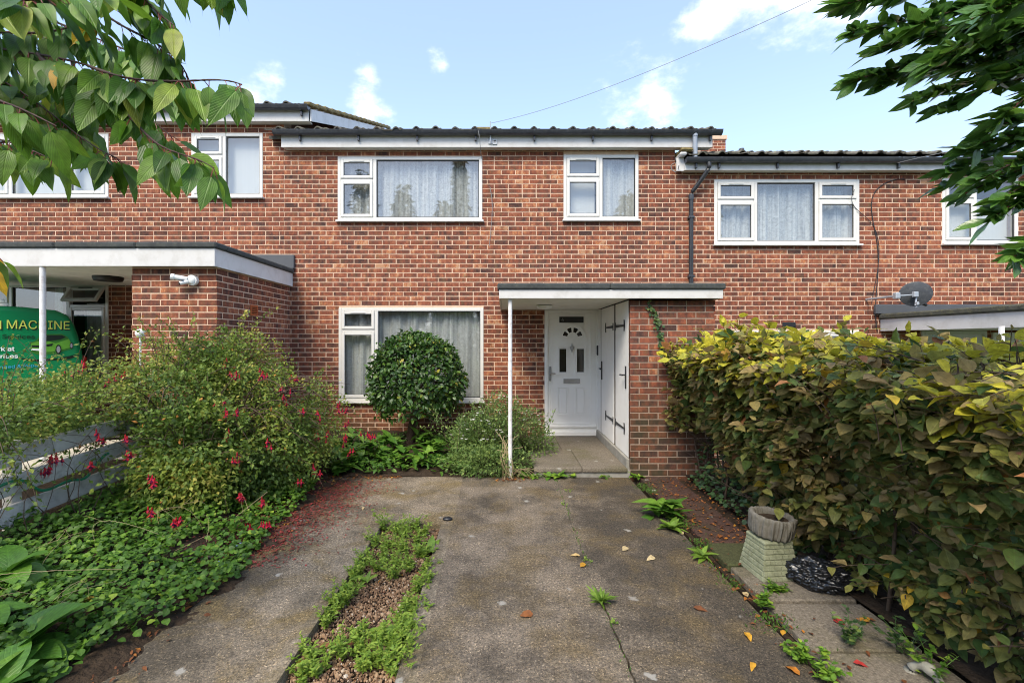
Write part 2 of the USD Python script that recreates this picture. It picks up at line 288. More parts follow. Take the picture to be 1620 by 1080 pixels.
# brick: a tone per brick (primvar), mottled faces, soot and green at the damp foot
BR = [(0.0, (0.072, 0.040, 0.034)), (0.16, (0.115, 0.053, 0.040)), (0.34, (0.165, 0.066, 0.045)), (0.52, (0.225, 0.076, 0.046)), (0.70, (0.290, 0.096, 0.052)), (0.86, (0.345, 0.145, 0.085)), (0.94, (0.44, 0.140, 0.045)), (1.0, (0.48, 0.26, 0.15))]
def brick_material(name, damp_top, grime=0.0):
    mat(name, {'g': ('geometry', {}), 't': ('attribute', {'attribute': 'tone'}), 'r': ('rgb_ramp', {'ramp': BR}),
        'tk': ('math', {'math_type': 'multiply', 'value2': 9.0}), 'tv': ('combine_xyz', {}), 'ta': ('vector_math', {'math_type': 'add'}), 'm': ('mapping', {'scale': (1.0, 1.0, 0.55)}),
        'n5': ('noise_texture', {'scale': 13.0, 'detail': 4.0, 'roughness': 0.6}), 'n5r': ('map_range', {'from_min': 0.54, 'from_max': 0.70, 'to_min': 0.0, 'to_max': 0.75, 'clamp': True}), 'ol': ('mix_color', {'b': (0.150, 0.088, 0.046)}),
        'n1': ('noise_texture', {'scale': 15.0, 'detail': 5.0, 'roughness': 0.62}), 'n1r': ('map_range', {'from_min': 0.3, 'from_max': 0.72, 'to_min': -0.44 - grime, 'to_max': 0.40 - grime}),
        'ad': ('math', {'math_type': 'add', 'use_clamp': True}),
        'n2': ('noise_texture', {'scale': 170.0, 'detail': 4.0, 'roughness': 0.7}), 'n2r': ('map_range', {'from_min': 0.2, 'from_max': 0.8, 'to_min': 0.62, 'to_max': 1.30}),
        'mul': ('mix_color', {'blend_type': 'multiply', 'fac': 1.0, 'use_clamp': True}),
        'n3': ('noise_texture', {'scale': 1.7, 'detail': 5.0, 'roughness': 0.6}), 'z': ('separate_xyz', {}),
        'dz': ('map_range', {'range_type': 'smoothstep', 'from_min': damp_top - 0.75, 'from_max': damp_top, 'to_min': 0.78, 'to_max': 0.0, 'clamp': True}),
        'dn': ('map_range', {'from_min': 0.36, 'from_max': 0.62, 'to_min': 0.0, 'to_max': 1.0, 'clamp': True}), 'dd': ('math', {'math_type': 'multiply', 'use_clamp': True}),
        'damp': ('mix_color', {'b': (0.050, 0.052, 0.028)}),
        'pale': ('map_range', {'from_min': 0.66, 'from_max': 0.82, 'to_min': 0.0, 'to_max': 0.45, 'clamp': True}), 'n4': ('noise_texture', {'scale': 38.0, 'detail': 6.0, 'roughness': 0.7}), 'pm': ('mix_color', {'b': (0.42, 0.34, 0.27)}),
        'bp': ('bump', {'strength': 1.0, 'distance': 0.004}), 'n6': ('noise_texture', {'scale': 0.7, 'detail': 6.0, 'roughness': 0.6}), 'n6r': ('map_range', {'from_min': 0.3, 'from_max': 0.7, 'to_min': 0.80, 'to_max': 1.14}), 'wx': ('mix_color', {'blend_type': 'multiply', 'fac': 1.0}), 'p': ('principled_bsdf', {'roughness': 0.9, 'specular_ior_level': 0.2})},
        [('g.position', 'n6.vector'), ('n6.fac', 'n6r.value'), ('damp.result', 'wx.a'), ('n6r.result', 'wx.b'), ('t.fac', 'tk.value1'), ('tk.value', 'tv.y'), ('g.position', 'm.vector'), ('m.vector', 'ta.vector1'), ('tv.vector', 'ta.vector2'), ('ta.vector', 'n1.vector'), ('ta.vector', 'n5.vector'), ('n5.fac', 'n5r.value'), ('n5r.result', 'ol.fac'), ('r.color', 'ol.a'), ('n1.fac', 'n1r.value'), ('t.fac', 'ad.value1'), ('n1r.result', 'ad.value2'), ('ad.value', 'r.fac'),
         ('g.position', 'n2.vector'), ('n2.fac', 'n2r.value'), ('ol.result', 'mul.a'), ('n2r.result', 'mul.b'),
         ('g.position', 'n4.vector'), ('n4.fac', 'pale.value'), ('pale.result', 'pm.fac'), ('mul.result', 'pm.a'),
         ('g.position', 'n3.vector'), ('n3.fac', 'dn.value'), ('g.position', 'z.vector'), ('z.z', 'dz.value'), ('dz.result', 'dd.value1'), ('dn.result', 'dd.value2'), ('dd.value', 'damp.fac'),
         ('pm.result', 'damp.a'), ('wx.result', 'p.base_color'), ('n2.fac', 'bp.height'), ('bp.normal', 'p.normal')])
brick_material('brick', 0.75)
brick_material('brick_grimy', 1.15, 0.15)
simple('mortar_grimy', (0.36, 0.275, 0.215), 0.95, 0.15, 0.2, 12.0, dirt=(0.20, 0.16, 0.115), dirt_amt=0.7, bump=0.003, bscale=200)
simple('mortar', (0.66, 0.475, 0.345), 0.95, 0.15, 0.12, 12.0, dirt=(0.44, 0.30, 0.21), dirt_amt=0.5, bump=0.003, bscale=200)

# roof tile: grey-brown concrete with lichen and moss
mat('tile', {'g': ('geometry', {}), 't': ('attribute', {'attribute': 'tone'}), 'r': ('rgb_ramp', {'ramp': [(0, (0.075, 0.068, 0.062)), (0.6, (0.13, 0.12, 0.105)), (1, (0.20, 0.155, 0.12))]}),
     'n': ('noise_texture', {'scale': 16.0, 'detail': 7.0, 'roughness': 0.7}), 'nr': ('map_range', {'from_min': 0.46, 'from_max': 0.66, 'to_min': 0, 'to_max': 0.8, 'clamp': True}), 'mx': ('mix_color', {'b': (0.25, 0.235, 0.16)}),
     'bp': ('bump', {'strength': 1.0, 'distance': 0.006}), 'p': ('principled_bsdf', {'roughness': 0.9, 'specular_ior_level': 0.25})},
    [('g.position', 'n.vector'), ('t.fac', 'r.fac'), ('n.fac', 'nr.value'), ('nr.result', 'mx.fac'), ('r.color', 'mx.a'), ('mx.result', 'p.base_color'), ('n.fac', 'bp.height'), ('bp.normal', 'p.normal')])
mat('moss_tile', {'g': ('geometry', {}), 'n': ('noise_texture', {'scale': 22.0, 'detail': 7.0, 'roughness': 0.7}), 'r': ('rgb_ramp', {'ramp': [(0.3, (0.08, 0.07, 0.05)), (0.5, (0.20, 0.15, 0.06)), (0.7, (0.32, 0.27, 0.14))]}),
     'bp': ('bump', {'strength': 1.0, 'distance': 0.01}), 'p': ('principled_bsdf', {'roughness': 0.95, 'specular_ior_level': 0.2})},
    [('g.position', 'n.vector'), ('n.fac', 'r.fac'), ('r.color', 'p.base_color'), ('n.fac', 'bp.height'), ('bp.normal', 'p.normal')])

# glass pane and net curtain
mat('pane', {'lw': ('layer_weight', {'blend': 0.5}), 'pw': ('math', {'math_type': 'power', 'value2': 5.0}), 'f': ('math', {'math_type': 'multiply_add', 'value2': 0.84, 'value3': 0.16}), 't': ('transparent_bsdf', {'color': (0.90, 0.93, 0.92)}), 'gl': ('glossy_bsdf', {'color': (1, 1, 1), 'roughness': 0.012}), 'mx': ('mix_closure', {})},
    [('lw.facing', 'pw.value1'), ('pw.value', 'f.value1'), ('f.value', 'mx.fac'), ('t.BSDF', 'mx.closure1'), ('gl.BSDF', 'mx.closure2')], surface='mx.closure')
def lace(name, scale, holes, solid, col=(0.84, 0.85, 0.84)):
    mat(name, {'g': ('geometry', {}), 'm': ('mapping', {'scale': (1.0, 0.0, 1.0)}), 'n': ('noise_texture', {'scale': scale, 'detail': 5.0, 'roughness': 0.62, 'distortion': 1.2}),
        'ms': ('mapping', {'scale': (26.0, 0.0, 0.5)}), 'ns': ('noise_texture', {'scale': 1.0, 'detail': 3.0, 'roughness': 0.6}), 'ad': ('math', {'math_type': 'multiply_add', 'value2': 0.5}),
        'hf': ('math', {'math_type': 'multiply', 'value2': 0.5}), 'vr': ('map_range', {'from_min': 0.36, 'from_max': 0.62, 'to_min': holes, 'to_max': solid, 'clamp': True}),
        'd': ('diffuse_bsdf', {'color': col}), 'tl': ('translucent_bsdf', {'color': col}), 'm1': ('mix_closure', {'fac': 0.35}), 'tr': ('transparent_bsdf', {}), 'mx': ('mix_closure', {})},
        [('g.position', 'm.vector'), ('m.vector', 'n.vector'), ('g.position', 'ms.vector'), ('ms.vector', 'ns.vector'), ('ns.fac', 'hf.value1'), ('n.fac', 'ad.value1'), ('hf.value', 'ad.value3'), ('ad.value', 'vr.value'), ('d.BSDF', 'm1.closure1'), ('tl.BSDF', 'm1.closure2'), ('vr.result', 'mx.fac'), ('tr.BSDF', 'mx.closure1'), ('m1.closure', 'mx.closure2')], surface='mx.closure')
lace('lace', 24.0, 0.28, 0.93)
lace('lace_fine', 30.0, 0.42, 0.93)
lace('blind', 90.0, 0.90, 0.98)

# leaves: a tone per leaf (primvar) through a ramp, pale veins from the leaf's own uv, some light through
def leaf_mat(name, ramp, rough=0.42, trans=0.28, vein=0.35, spec=0.5, veins=9.0, spots=0.0, spot_col=(0.12, 0.06, 0.02), veincol=1.5):
    n = {'t': ('attribute', {'attribute': 'tone'}), 'r': ('rgb_ramp', {'ramp': ramp}), 'uv': ('uvmap', {'attribute': 'st'}), 's': ('separate_xyz', {}), 'ab': ('math', {'math_type': 'absolute'}),
         'k': ('math', {'math_type': 'multiply_add', 'value2': -1.1}), 'mu': ('math', {'math_type': 'multiply', 'value2': veins}), 'fr': ('math', {'math_type': 'pingpong', 'value2': 0.5}),
         'vr': ('map_range', {'from_min': 0.0, 'from_max': 0.16, 'to_min': 1.0, 'to_max': 0.0, 'clamp': True}), 'mid': ('map_range', {'from_min': 0.0, 'from_max': 0.045, 'to_min': 1.0, 'to_max': 0.0, 'clamp': True}),
         'mx': ('math', {'math_type': 'maximum'}), 'sc': ('math', {'math_type': 'multiply', 'value2': vein}), 'bright': ('mix_color', {'blend_type': 'multiply', 'fac': 1.0, 'b': (veincol, veincol, veincol * 0.9), 'use_clamp': True}), 'mc': ('mix_color', {}),
         'bp': ('bump', {'strength': 0.5, 'distance': 0.002, 'invert': True}), 'g': ('geometry', {}), 'nn': ('noise_texture', {'scale': 42.0, 'detail': 3.0}),
         'nr': ('map_range', {'from_min': 0.3, 'from_max': 0.7, 'to_min': 0.72, 'to_max': 1.22}), 'mv': ('mix_color', {'blend_type': 'multiply', 'fac': 1.0, 'use_clamp': True}),
         'p': ('principled_bsdf', {'roughness': rough, 'specular_ior_level': spec}), 'tl': ('translucent_bsdf', {}), 'm': ('mix_closure', {'fac': trans})}
    l = [('uv.UV', 's.vector'), ('s.y', 'ab.value1'), ('ab.value', 'k.value1'), ('s.x', 'k.value3'), ('k.value', 'mu.value1'), ('mu.value', 'fr.value1'), ('fr.value', 'vr.value'), ('ab.value', 'mid.value'),
         ('vr.result', 'mx.value1'), ('mid.result', 'mx.value2'), ('mx.value', 'sc.value1'), ('t.fac', 'r.fac'), ('r.color', 'bright.a'), ('r.color', 'mc.a'), ('bright.result', 'mc.b'), ('sc.value', 'mc.fac'),
         ('g.position', 'nn.vector'), ('nn.fac', 'nr.value'), ('mc.result', 'mv.a'), ('nr.result', 'mv.b')]
    out = 'mv.result'
    if spots:
        n['sn'] = ('noise_texture', {'scale': 85.0, 'detail': 4.0, 'roughness': 0.65}); n['sr'] = ('map_range', {'from_min': 0.56, 'from_max': 0.66, 'to_min': 0.0, 'to_max': spots, 'clamp': True}); n['sm'] = ('mix_color', {'b': spot_col})
        l += [('g.position', 'sn.vector'), ('sn.fac', 'sr.value'), ('sr.result', 'sm.fac'), (out, 'sm.a')]; out = 'sm.result'
    l += [(out, 'p.base_color'), (out, 'tl.color'), ('mx.value', 'bp.height'), ('bp.normal', 'p.normal'), ('p.BSDF', 'm.closure1'), ('tl.BSDF', 'm.closure2')]
    mat(name, n, l, surface='m.closure')
leaf_mat('cherry_leaf', [(0, (0.035, 0.097, 0.012)), (0.45, (0.087, 0.205, 0.019)), (0.85, (0.192, 0.330, 0.030)), (0.95, (0.328, 0.369, 0.039)), (1.0, (0.559, 0.330, 0.020))], rough=0.45, trans=0.38, vein=0.5, veins=10)
leaf_mat('bay_leaf', [(0, (0.034, 0.091, 0.015)), (0.6, (0.078, 0.181, 0.028)), (1.0, (0.182, 0.341, 0.042))], rough=0.24, spec=0.6, trans=0.2, vein=0.3, veins=7)
leaf_mat('hedge_leaf', [(0, (0.045, 0.095, 0.025)), (0.2, (0.106, 0.155, 0.034)), (0.4, (0.196, 0.195, 0.048)), (0.52, (0.263, 0.205, 0.067)), (0.62, (0.302, 0.215, 0.100)), (0.70, (0.358, 0.360, 0.038)), (0.86, (0.560, 0.490, 0.038)), (0.94, (0.582, 0.360, 0.043)), (0.97, (0.381, 0.170, 0.067)), (1.0, (0.246, 0.110, 0.062))], rough=0.5, spec=0.32, trans=0.30, vein=0.5, veins=12, spots=0.35, spot_col=(0.10, 0.055, 0.025))
leaf_mat('camellia_leaf', [(0, (0.017, 0.045, 0.009)), (0.6, (0.044, 0.107, 0.018)), (0.93, (0.112, 0.199, 0.025)), (1.0, (0.388, 0.345, 0.045))], rough=0.28, trans=0.12, vein=0.25)
leaf_mat('fuchsia_leaf', [(0, (0.056, 0.111, 0.017)), (0.45, (0.147, 0.234, 0.032)), (0.8, (0.295, 0.350, 0.051)), (0.93, (0.476, 0.467, 0.093)), (1.0, (0.504, 0.221, 0.043))], rough=0.5, trans=0.3, vein=0.2)
leaf_mat('cover_leaf', [(0, (0.039, 0.100, 0.010)), (0.5, (0.097, 0.217, 0.020)), (0.9, (0.207, 0.353, 0.032)), (1.0, (0.331, 0.447, 0.050))], rough=0.45, trans=0.3, vein=0.2)
leaf_mat('broad_leaf', [(0, (0.034, 0.103, 0.013)), (0.5, (0.084, 0.200, 0.022)), (1.0, (0.186, 0.324, 0.040))], rough=0.42, trans=0.3, vein=0.35, veins=8)
leaf_mat('weed_leaf', [(0, (0.10, 0.19, 0.020)), (0.5, (0.21, 0.34, 0.040)), (1.0, (0.36, 0.46, 0.07))], rough=0.5, trans=0.35, vein=0.25)
leaf_mat('aster_leaf', [(0, (0.069, 0.130, 0.032)), (0.6, (0.158, 0.248, 0.057)), (1.0, (0.278, 0.353, 0.081))], rough=0.55, trans=0.25, vein=0.2)
leaf_mat('ivy_leaf', [(0, (0.021, 0.058, 0.018)), (0.6, (0.053, 0.111, 0.029)), (1.0, (0.165, 0.221, 0.054))], rough=0.4, trans=0.2, vein=0.5, veins=6)
leaf_mat('dead_leaf', [(0, (0.10, 0.035, 0.016)), (0.3, (0.24, 0.085, 0.022)), (0.55, (0.46, 0.17, 0.02)), (0.75, (0.60, 0.33, 0.03)), (0.9, (0.50, 0.40, 0.22)), (1.0, (0.42, 0.03, 0.025))], rough=0.6, trans=0.15, vein=0.3)
leaf_mat('petal', [(0, (0.07, 0.030, 0.020)), (0.35, (0.20, 0.055, 0.036)), (0.65, (0.36, 0.060, 0.050)), (0.85, (0.48, 0.06, 0.07)), (1.0, (0.28, 0.13, 0.06))], rough=0.5, trans=0.3, vein=0.0)
leaf_mat('fuchsia_red', [(0, (0.42, 0.008, 0.020)), (1, (0.62, 0.02, 0.045))], rough=0.45, trans=0.35, vein=0.0)
leaf_mat('fuchsia_purple', [(0, (0.14, 0.01, 0.10)), (1, (0.22, 0.02, 0.13))], rough=0.45, trans=0.35, vein=0.0)
leaf_mat('white_petal', [(0, (0.70, 0.70, 0.60)), (1, (0.82, 0.82, 0.78))], rough=0.5, trans=0.3, vein=0.0)
leaf_mat('blue_petal', [(0, (0.22, 0.36, 0.62)), (1, (0.34, 0.46, 0.70))], rough=0.5, trans=0.3, vein=0.0)
leaf_mat('conifer', [(0, (0.012, 0.026, 0.012)), (1, (0.045, 0.070, 0.028))], rough=0.7, trans=0.1, vein=0.0)

# concrete drive: worn surface with showing aggregate, dark algae, pale lichen
def concrete(name, base, dark, algae, algae_amt, stones=0.9, wet=(0.44, 0.62)):
    b = np.array(base)
    mat(name, {'g': ('geometry', {}), 'n0': ('noise_texture', {'scale': 1.9, 'detail': 10.0, 'roughness': 0.72}), 'n0r': ('map_range', {'range_type': 'smoothstep', 'from_min': wet[0], 'from_max': wet[1], 'to_min': 0.0, 'to_max': 1.0, 'clamp': True}), 'mx0': ('mix_color', {'a': dark, 'b': tuple(b)}),
        'n1': ('noise_texture', {'scale': 2.4, 'detail': 8.0, 'roughness': 0.66, 'distortion': 0.4}), 'n1r': ('map_range', {'range_type': 'smoothstep', 'from_min': 0.44, 'from_max': 0.66, 'to_min': 0.0, 'to_max': algae_amt, 'clamp': True}), 'mx1': ('mix_color', {'b': algae}),
        'v': ('voronoi_texture', {'scale': 175.0, 'feature': 'f1', 'randomness': 1.0}), 'vs': ('separate_color', {'color_type': 'rgb'}), 'vsr': ('rgb_ramp', {'ramp': [(0.0, (0.45, 0.43, 0.42)), (0.35, (0.82, 0.80, 0.78)), (0.66, (1.0, 0.98, 0.95)), (0.88, (1.22, 1.14, 1.02)), (0.955, (1.5, 1.34, 1.13)), (1.0, (2.6, 2.45, 2.2))]}),
        'm2': ('mix_color', {'blend_type': 'multiply', 'fac': stones, 'use_clamp': False}),
        'gr': ('noise_texture', {'scale': 60.0, 'detail': 6.0, 'roughness': 0.75}), 'grr': ('map_range', {'from_min': 0.3, 'from_max': 0.7, 'to_min': 0.42, 'to_max': 1.5}), 'sx': ('separate_xyz', {}), 'dr': ('map_range', {'range_type': 'smoothstep', 'from_min': 0.2, 'from_max': 1.55, 'to_min': 0.0, 'to_max': 0.20, 'clamp': True}), 'dl': ('map_range', {'range_type': 'smoothstep', 'from_min': -1.35, 'from_max': -2.05, 'to_min': 0.0, 'to_max': 0.34, 'clamp': True}), 'd1': ('math', {'math_type': 'subtract'}), 'd2': ('math', {'math_type': 'subtract'}), 'm3': ('mix_color', {'blend_type': 'multiply', 'fac': 1.0}),
        'lv': ('voronoi_texture', {'scale': 4.2, 'feature': 'f1', 'randomness': 1.0}), 'ln': ('noise_texture', {'scale': 30.0, 'detail': 4.0}), 'lnr': ('math', {'math_type': 'multiply_add', 'value2': 0.34, 'value3': -0.17}), 'la': ('math', {'math_type': 'add'}),
        'lr': ('map_range', {'from_min': 0.075, 'from_max': 0.13, 'to_min': 0.8, 'to_max': 0.0, 'clamp': True}), 'ml': ('mix_color', {'b': (0.40, 0.385, 0.34)}),
        'lc': ('separate_color', {}), 'lcr': ('map_range', {'from_min': 0.34, 'from_max': 0.40, 'to_min': 0.0, 'to_max': 1.0, 'clamp': True}), 'lmul': ('math', {'math_type': 'multiply'}),
        'hb': ('math', {'math_type': 'add'}), 'bp': ('bump', {'strength': 1.0, 'distance': 0.006}), 'p': ('principled_bsdf', {'roughness': 0.86, 'specular_ior_level': 0.28})},
        [('g.position', 'n0.vector'), ('g.position', 'sx.vector'), ('sx.x', 'dr.value'), ('sx.x', 'dl.value'), ('n0.fac', 'd1.value1'), ('dr.result', 'd1.value2'), ('d1.value', 'd2.value1'), ('dl.result', 'd2.value2'), ('d2.value', 'n0r.value'), ('n0r.result', 'mx0.fac'), ('g.position', 'n1.vector'), ('n1.fac', 'n1r.value'), ('n1r.result', 'mx1.fac'), ('mx0.result', 'mx1.a'),
         ('g.position', 'v.vector'), ('v.color', 'vs.color'), ('vs.r', 'vsr.fac'), ('mx1.result', 'm2.a'), ('vsr.color', 'm2.b'), ('g.position', 'gr.vector'), ('gr.fac', 'grr.value'), ('m2.result', 'm3.a'), ('grr.result', 'm3.b'),
         ('g.position', 'lv.vector'), ('g.position', 'ln.vector'), ('ln.fac', 'lnr.value1'), ('lv.distance', 'la.value1'), ('lnr.value', 'la.value2'), ('la.value', 'lr.value'), ('lv.color', 'lc.color'), ('lc.r', 'lcr.value'), ('lr.result', 'lmul.value1'), ('lcr.result', 'lmul.value2'), ('lmul.value', 'ml.fac'), ('m3.result', 'ml.a'),
         ('ml.result', 'p.base_color'), ('gr.fac', 'hb.value1'), ('vs.r', 'hb.value2'), ('hb.value', 'bp.height'), ('bp.normal', 'p.normal')])
concrete('concrete', (0.310, 0.262, 0.198), (0.105, 0.090, 0.068), (0.200, 0.148, 0.062), 0.75, wet=(0.30, 0.62))
concrete('concrete_dark', (0.165, 0.143, 0.116), (0.066, 0.058, 0.047), (0.120, 0.094, 0.043), 0.7, wet=(0.36, 0.66))
concrete('concrete_mid', (0.265, 0.224, 0.175), (0.080, 0.069, 0.055), (0.165, 0.122, 0.055), 0.6, wet=(0.30, 0.66))
concrete('concrete_margin', (0.330, 0.280, 0.212), (0.165, 0.140, 0.106), (0.195, 0.150, 0.068), 0.7, stones=0.6)
concrete('slab', (0.34, 0.295, 0.235), (0.215, 0.185, 0.145), (0.125, 0.115, 0.055), 0.55, stones=0.3)
concrete('slab_green', (0.115, 0.110, 0.065), (0.075, 0.080, 0.035), (0.055, 0.075, 0.020), 0.85, stones=0.3)
concrete('slab_red', (0.185, 0.085, 0.064), (0.085, 0.048, 0.038), (0.060, 0.046, 0.030), 0.95, stones=0.3)
mat('stone_chip', {'t': ('attribute', {'attribute': 'tone'}), 'r': ('rgb_ramp', {'ramp': [(0, (0.055, 0.038, 0.028)), (0.3, (0.16, 0.090, 0.050)), (0.6, (0.27, 0.165, 0.092)), (0.85, (0.38, 0.27, 0.17)), (0.94, (0.5, 0.44, 0.36)), (1, (0.68, 0.66, 0.62))]}), 'p': ('principled_bsdf', {'roughness': 0.75, 'specular_ior_level': 0.3})},
    [('t.fac', 'r.fac'), ('r.color', 'p.base_color')])
simple('dark_glass', (0.020, 0.019, 0.014), 0.08, 0.6, 0.3, 20.0)
simple('number_grey', (0.30, 0.32, 0.34), 0.35, 0.5, 0.05, 20.0)
# ---------------------------------------------------------------- bricks
PITCH, CH, MO = 0.225, 0.075, 0.0128
def brick_rects(u0, u1, z0, z1, openings=(), seed=0):
    """brick rectangles (u0,u1,z0,z1) of a wall area in mixed stretcher and header courses, cut at openings"""
    r = np.random.default_rng(seed); out = []; row = int(math.floor(z0 / CH))
    while row * CH < z1 - 0.02:
        a, b = max(row * CH + MO / 2, z0), min((row + 1) * CH - MO / 2, z1)
        mixed = False
        x = u0 - (0.1125 if row % 2 else 0.0) - (0.05 if mixed else 0)
        k = 0
        while x < u1 - 0.01:
            w = PITCH if not mixed or (k + row) % 2 else PITCH / 2
            if not mixed and r.random() < 0.012: w = PITCH / 2
            segs = [(max(x + MO / 2, u0), min(x + w - MO / 2, u1))]
            for (p, q, s, t) in openings:
                if min(b, t) - max(a, s) > 0.012:
                    nxt = []
                    for (m, n) in segs:
                        if q <= m or p >= n: nxt.append((m, n)); continue
                        if p - m > 0.02: nxt.append((m, p))
                        if n - q > 0.02: nxt.append((q, n))
                    segs = nxt
            for (m, n) in segs:
                if n - m > 0.02: out.append((m, n, a, b))
            x += w; k += 1
        row += 1
    return np.array(out)
def brick_mesh(R, O, U, N, seed=0, off=0.0):
    """R rects -> (v (n,12,3), f). O origin, U unit vector of u, N outward normal; z up. Each brick is a chamfered block standing 4 to 7 mm out of the mortar."""
    r = np.random.default_rng(seed + 11); n = len(R)
    O, U, N = map(lambda a: np.asarray(a, float), (O, U, N)); Z = np.array([0, 0, 1.0])
    j = r.normal(0, 0.0013, (n, 4)); e = np.stack([R[:, 0] + j[:, 0], R[:, 1] + j[:, 1], R[:, 2] + j[:, 2] * .6, R[:, 3] + j[:, 3] * .6], 1)
    proud = r.uniform(0.0025, 0.0048, n); c = 0.0020
    def quad(ins, depth):
        pts = []
        for (a, b, sa, sb) in ((0, 2, 1, 1), (1, 2, -1, 1), (1, 3, -1, -1), (0, 3, 1, -1)):
            pts.append(O + (e[:, a] + sa * ins)[:, None] * U + (e[:, b] + sb * ins)[:, None] * Z + (depth)[:, None] * N)
        return np.stack(pts, 1)
    v = np.concatenate([quad(0.0, np.full(n, -0.004)), quad(0.0, proud - c), quad(c, proud)], 1)
    q = [[8, 9, 10, 11]]
    for l in (0, 4):
        for k in range(4): q.append([l + k, l + (k + 1) % 4, l + 4 + (k + 1) % 4, l + 4 + k])
    q = np.array(q); f = np.vstack([q[:, [0, 1, 2]], q[:, [0, 2, 3]]])
    cen = v.mean(1)
    patch = meshkit.noise(cen * [0.5, 0.5, 0.8] + 40, 3)
    tone = np.clip(0.57 + r.normal(0, 0.15, n) + (patch - .5) * 0.30 - (r.random(n) < 0.10) * r.uniform(.05, .30, n) + (r.random(n) < 0.05) * .25, 0, 1)
    return v, f, tone
class Bricks:
    """collects the bricks of one house; the 300 that show largest become parts, the rest one part per wall"""
    def __init__(self): self.sets = []
    def add(self, parent, R, O, U, N, seed, mat_='brick'):
        v, f, t = brick_mesh(R, O, U, N, seed); self.sets.append((parent, v, f, t, mat_))
    def build(self, count=300, hide=lambda c: np.zeros(len(c), bool)):
        allc, key = [], []
        for s, (p, v, f, t, mt) in enumerate(self.sets):
            c = v.mean(1); ext = np.linalg.norm(v.max(1) - v.min(1), axis=1) / np.linalg.norm(c - [0, 0, EYE], axis=1)
            X = 797 + 720 * c[:, 0] / c[:, 1]; Yp = 540 - 720 * (c[:, 2] - EYE) / c[:, 1]
            ok = (X > 0) & (X < 1620) & (Yp > 190) & (Yp < 1000) & ~hide(np.stack([X, Yp], 1))
            allc.append(ext * ok); key += [(s, i) for i in range(len(v))]
        o = np.argsort(-np.concatenate(allc))[:count]; chosen = {}
        for k in o: chosen.setdefault(key[k][0], set()).add(key[k][1])
        for s, (p, v, f, t, mt) in enumerate(self.sets):
            pick = chosen.get(s, set())
            for i in sorted(pick): put('brick', (v[i], f), mt, p, tone=t[i])
            rest = np.array([i for i in range(len(v)) if i not in pick], int)
            if len(rest):
                k = v.shape[1]
                put('brickwork', (v[rest].reshape(-1, 3), (f[None] + (np.arange(len(rest)) * k)[:, None, None]).reshape(-1, 3)), mt, p, tone=np.repeat(t[rest], k), kind='stuff')

# ---------------------------------------------------------------- windows
FY = WY - 0.012                                     # frames stand just proud of the brick faces
def bars(x0, x1, z0, z1, wd, y0, y1, c=0.006):
    return cat(rbx(x0, x0 + wd, y0, y1, z0, z1, c), rbx(x1 - wd, x1, y0, y1, z0, z1, c), rbx(x0 + wd - .001, x1 - wd + .001, y0 + .001, y1, z0, z0 + wd, c), rbx(x0 + wd - .001, x1 - wd + .001, y0 + .001, y1, z1 - wd, z1, c))
def pane(parent, x0, x1, z0, z1, y): return put('pane', (np.array([[x0, y, z0], [x1, y, z0], [x1, y, z1], [x0, y, z1]]), np.array([[0, 1, 2, 3]])), 'pane', parent)
def window(house, x0, x1, z0, z1, cols, sill=True, fy=FY, open_top=None):
    """cols: (xa, xb, transom z or None). Outer frame with mullions, sashes, panes and sill."""
    w = [bars(x0, x1, z0, z1, 0.052, fy, fy + 0.07)]
    for (xa, xb, tz) in cols[:-1]: w.append(rbx(xb - 0.028, xb + 0.028, fy + .001, fy + 0.07, z0 + .05, z1 - .05, .006))
    p = put('window', cat(*w), 'upvc', house)
    for i, (xa, xb, tz) in enumerate(cols):
        a = xa + (0.054 if i == 0 else 0.030); b = xb - (0.054 if i == len(cols) - 1 else 0.030); lo, hi = z0 + 0.054, z1 - 0.054
        if tz is None:
            pane(p, a, b, lo, hi, fy + 0.035); put('glazing_bead', ring(a - .002, b + .002, lo - .002, hi + .002, 0.012, fy + 0.020, fy + 0.034), 'black_plastic', p)
            continue
        put('transom', rbx(a, b, fy + .002, fy + .07, tz - .022, tz + .022, .006), 'upvc', p)
        for k, (s, t) in enumerate(((lo, tz - .024), (tz + .024, hi))):
            if k == 1 and open_top == i:
                M = trimesh.transformations.rotation_matrix(math.radians(-34), [1, 0, 0], [0, fy, t])
                m = bars(a, b, s, t, 0.050, fy - .014, fy + .03); m.apply_transform(M); sp = put('sash', m, 'upvc', p)
                q = np.array([[a + .045, fy + .01, s + .045], [b - .045, fy + .01, s + .045], [b - .045, fy + .01, t - .045], [a + .045, fy + .01, t - .045]]); q = trimesh.transform_points(q, M)
                put('pane', (q, np.array([[0, 1, 2, 3]])), 'pane', p)
                vt = rbx((a + b) / 2 - .11, (a + b) / 2 + .11, fy - .024, fy - .0135, t - .034, t - .018, .003); vt.apply_transform(M); put('vent', vt, 'black_plastic', p)
                for xx in (a + .01, b - .02): put('stay', cat(cyl([xx, fy - .01, s + .1], [xx, fy - .10, s + .11], .006, 6)), 'zinc', p)
                continue
            put('sash', bars(a, b, s, t, 0.046, fy - 0.014, fy + 0.03), 'upvc', p)
            pane(p, a + .043, b - .043, s + .043, t - .043, fy + .010)
            put('glazing_bead', ring(a + .045, b - .045, s + .045, t - .045, 0.007, fy - .001, fy + .009), 'black_plastic', p)
            if k == 1:
                put('vent', rbx((a + b) / 2 - .12, (a + b) / 2 + .12, fy - .024, fy - .0145, t - .032, t - .018, .003), 'upvc', p)
    if sill: put('sill', rbx(x0 - .02, x1 + .025, fy - .055, fy + .02, z0 - .032, z0 - .001, .006), 'upvc', p)
    return p
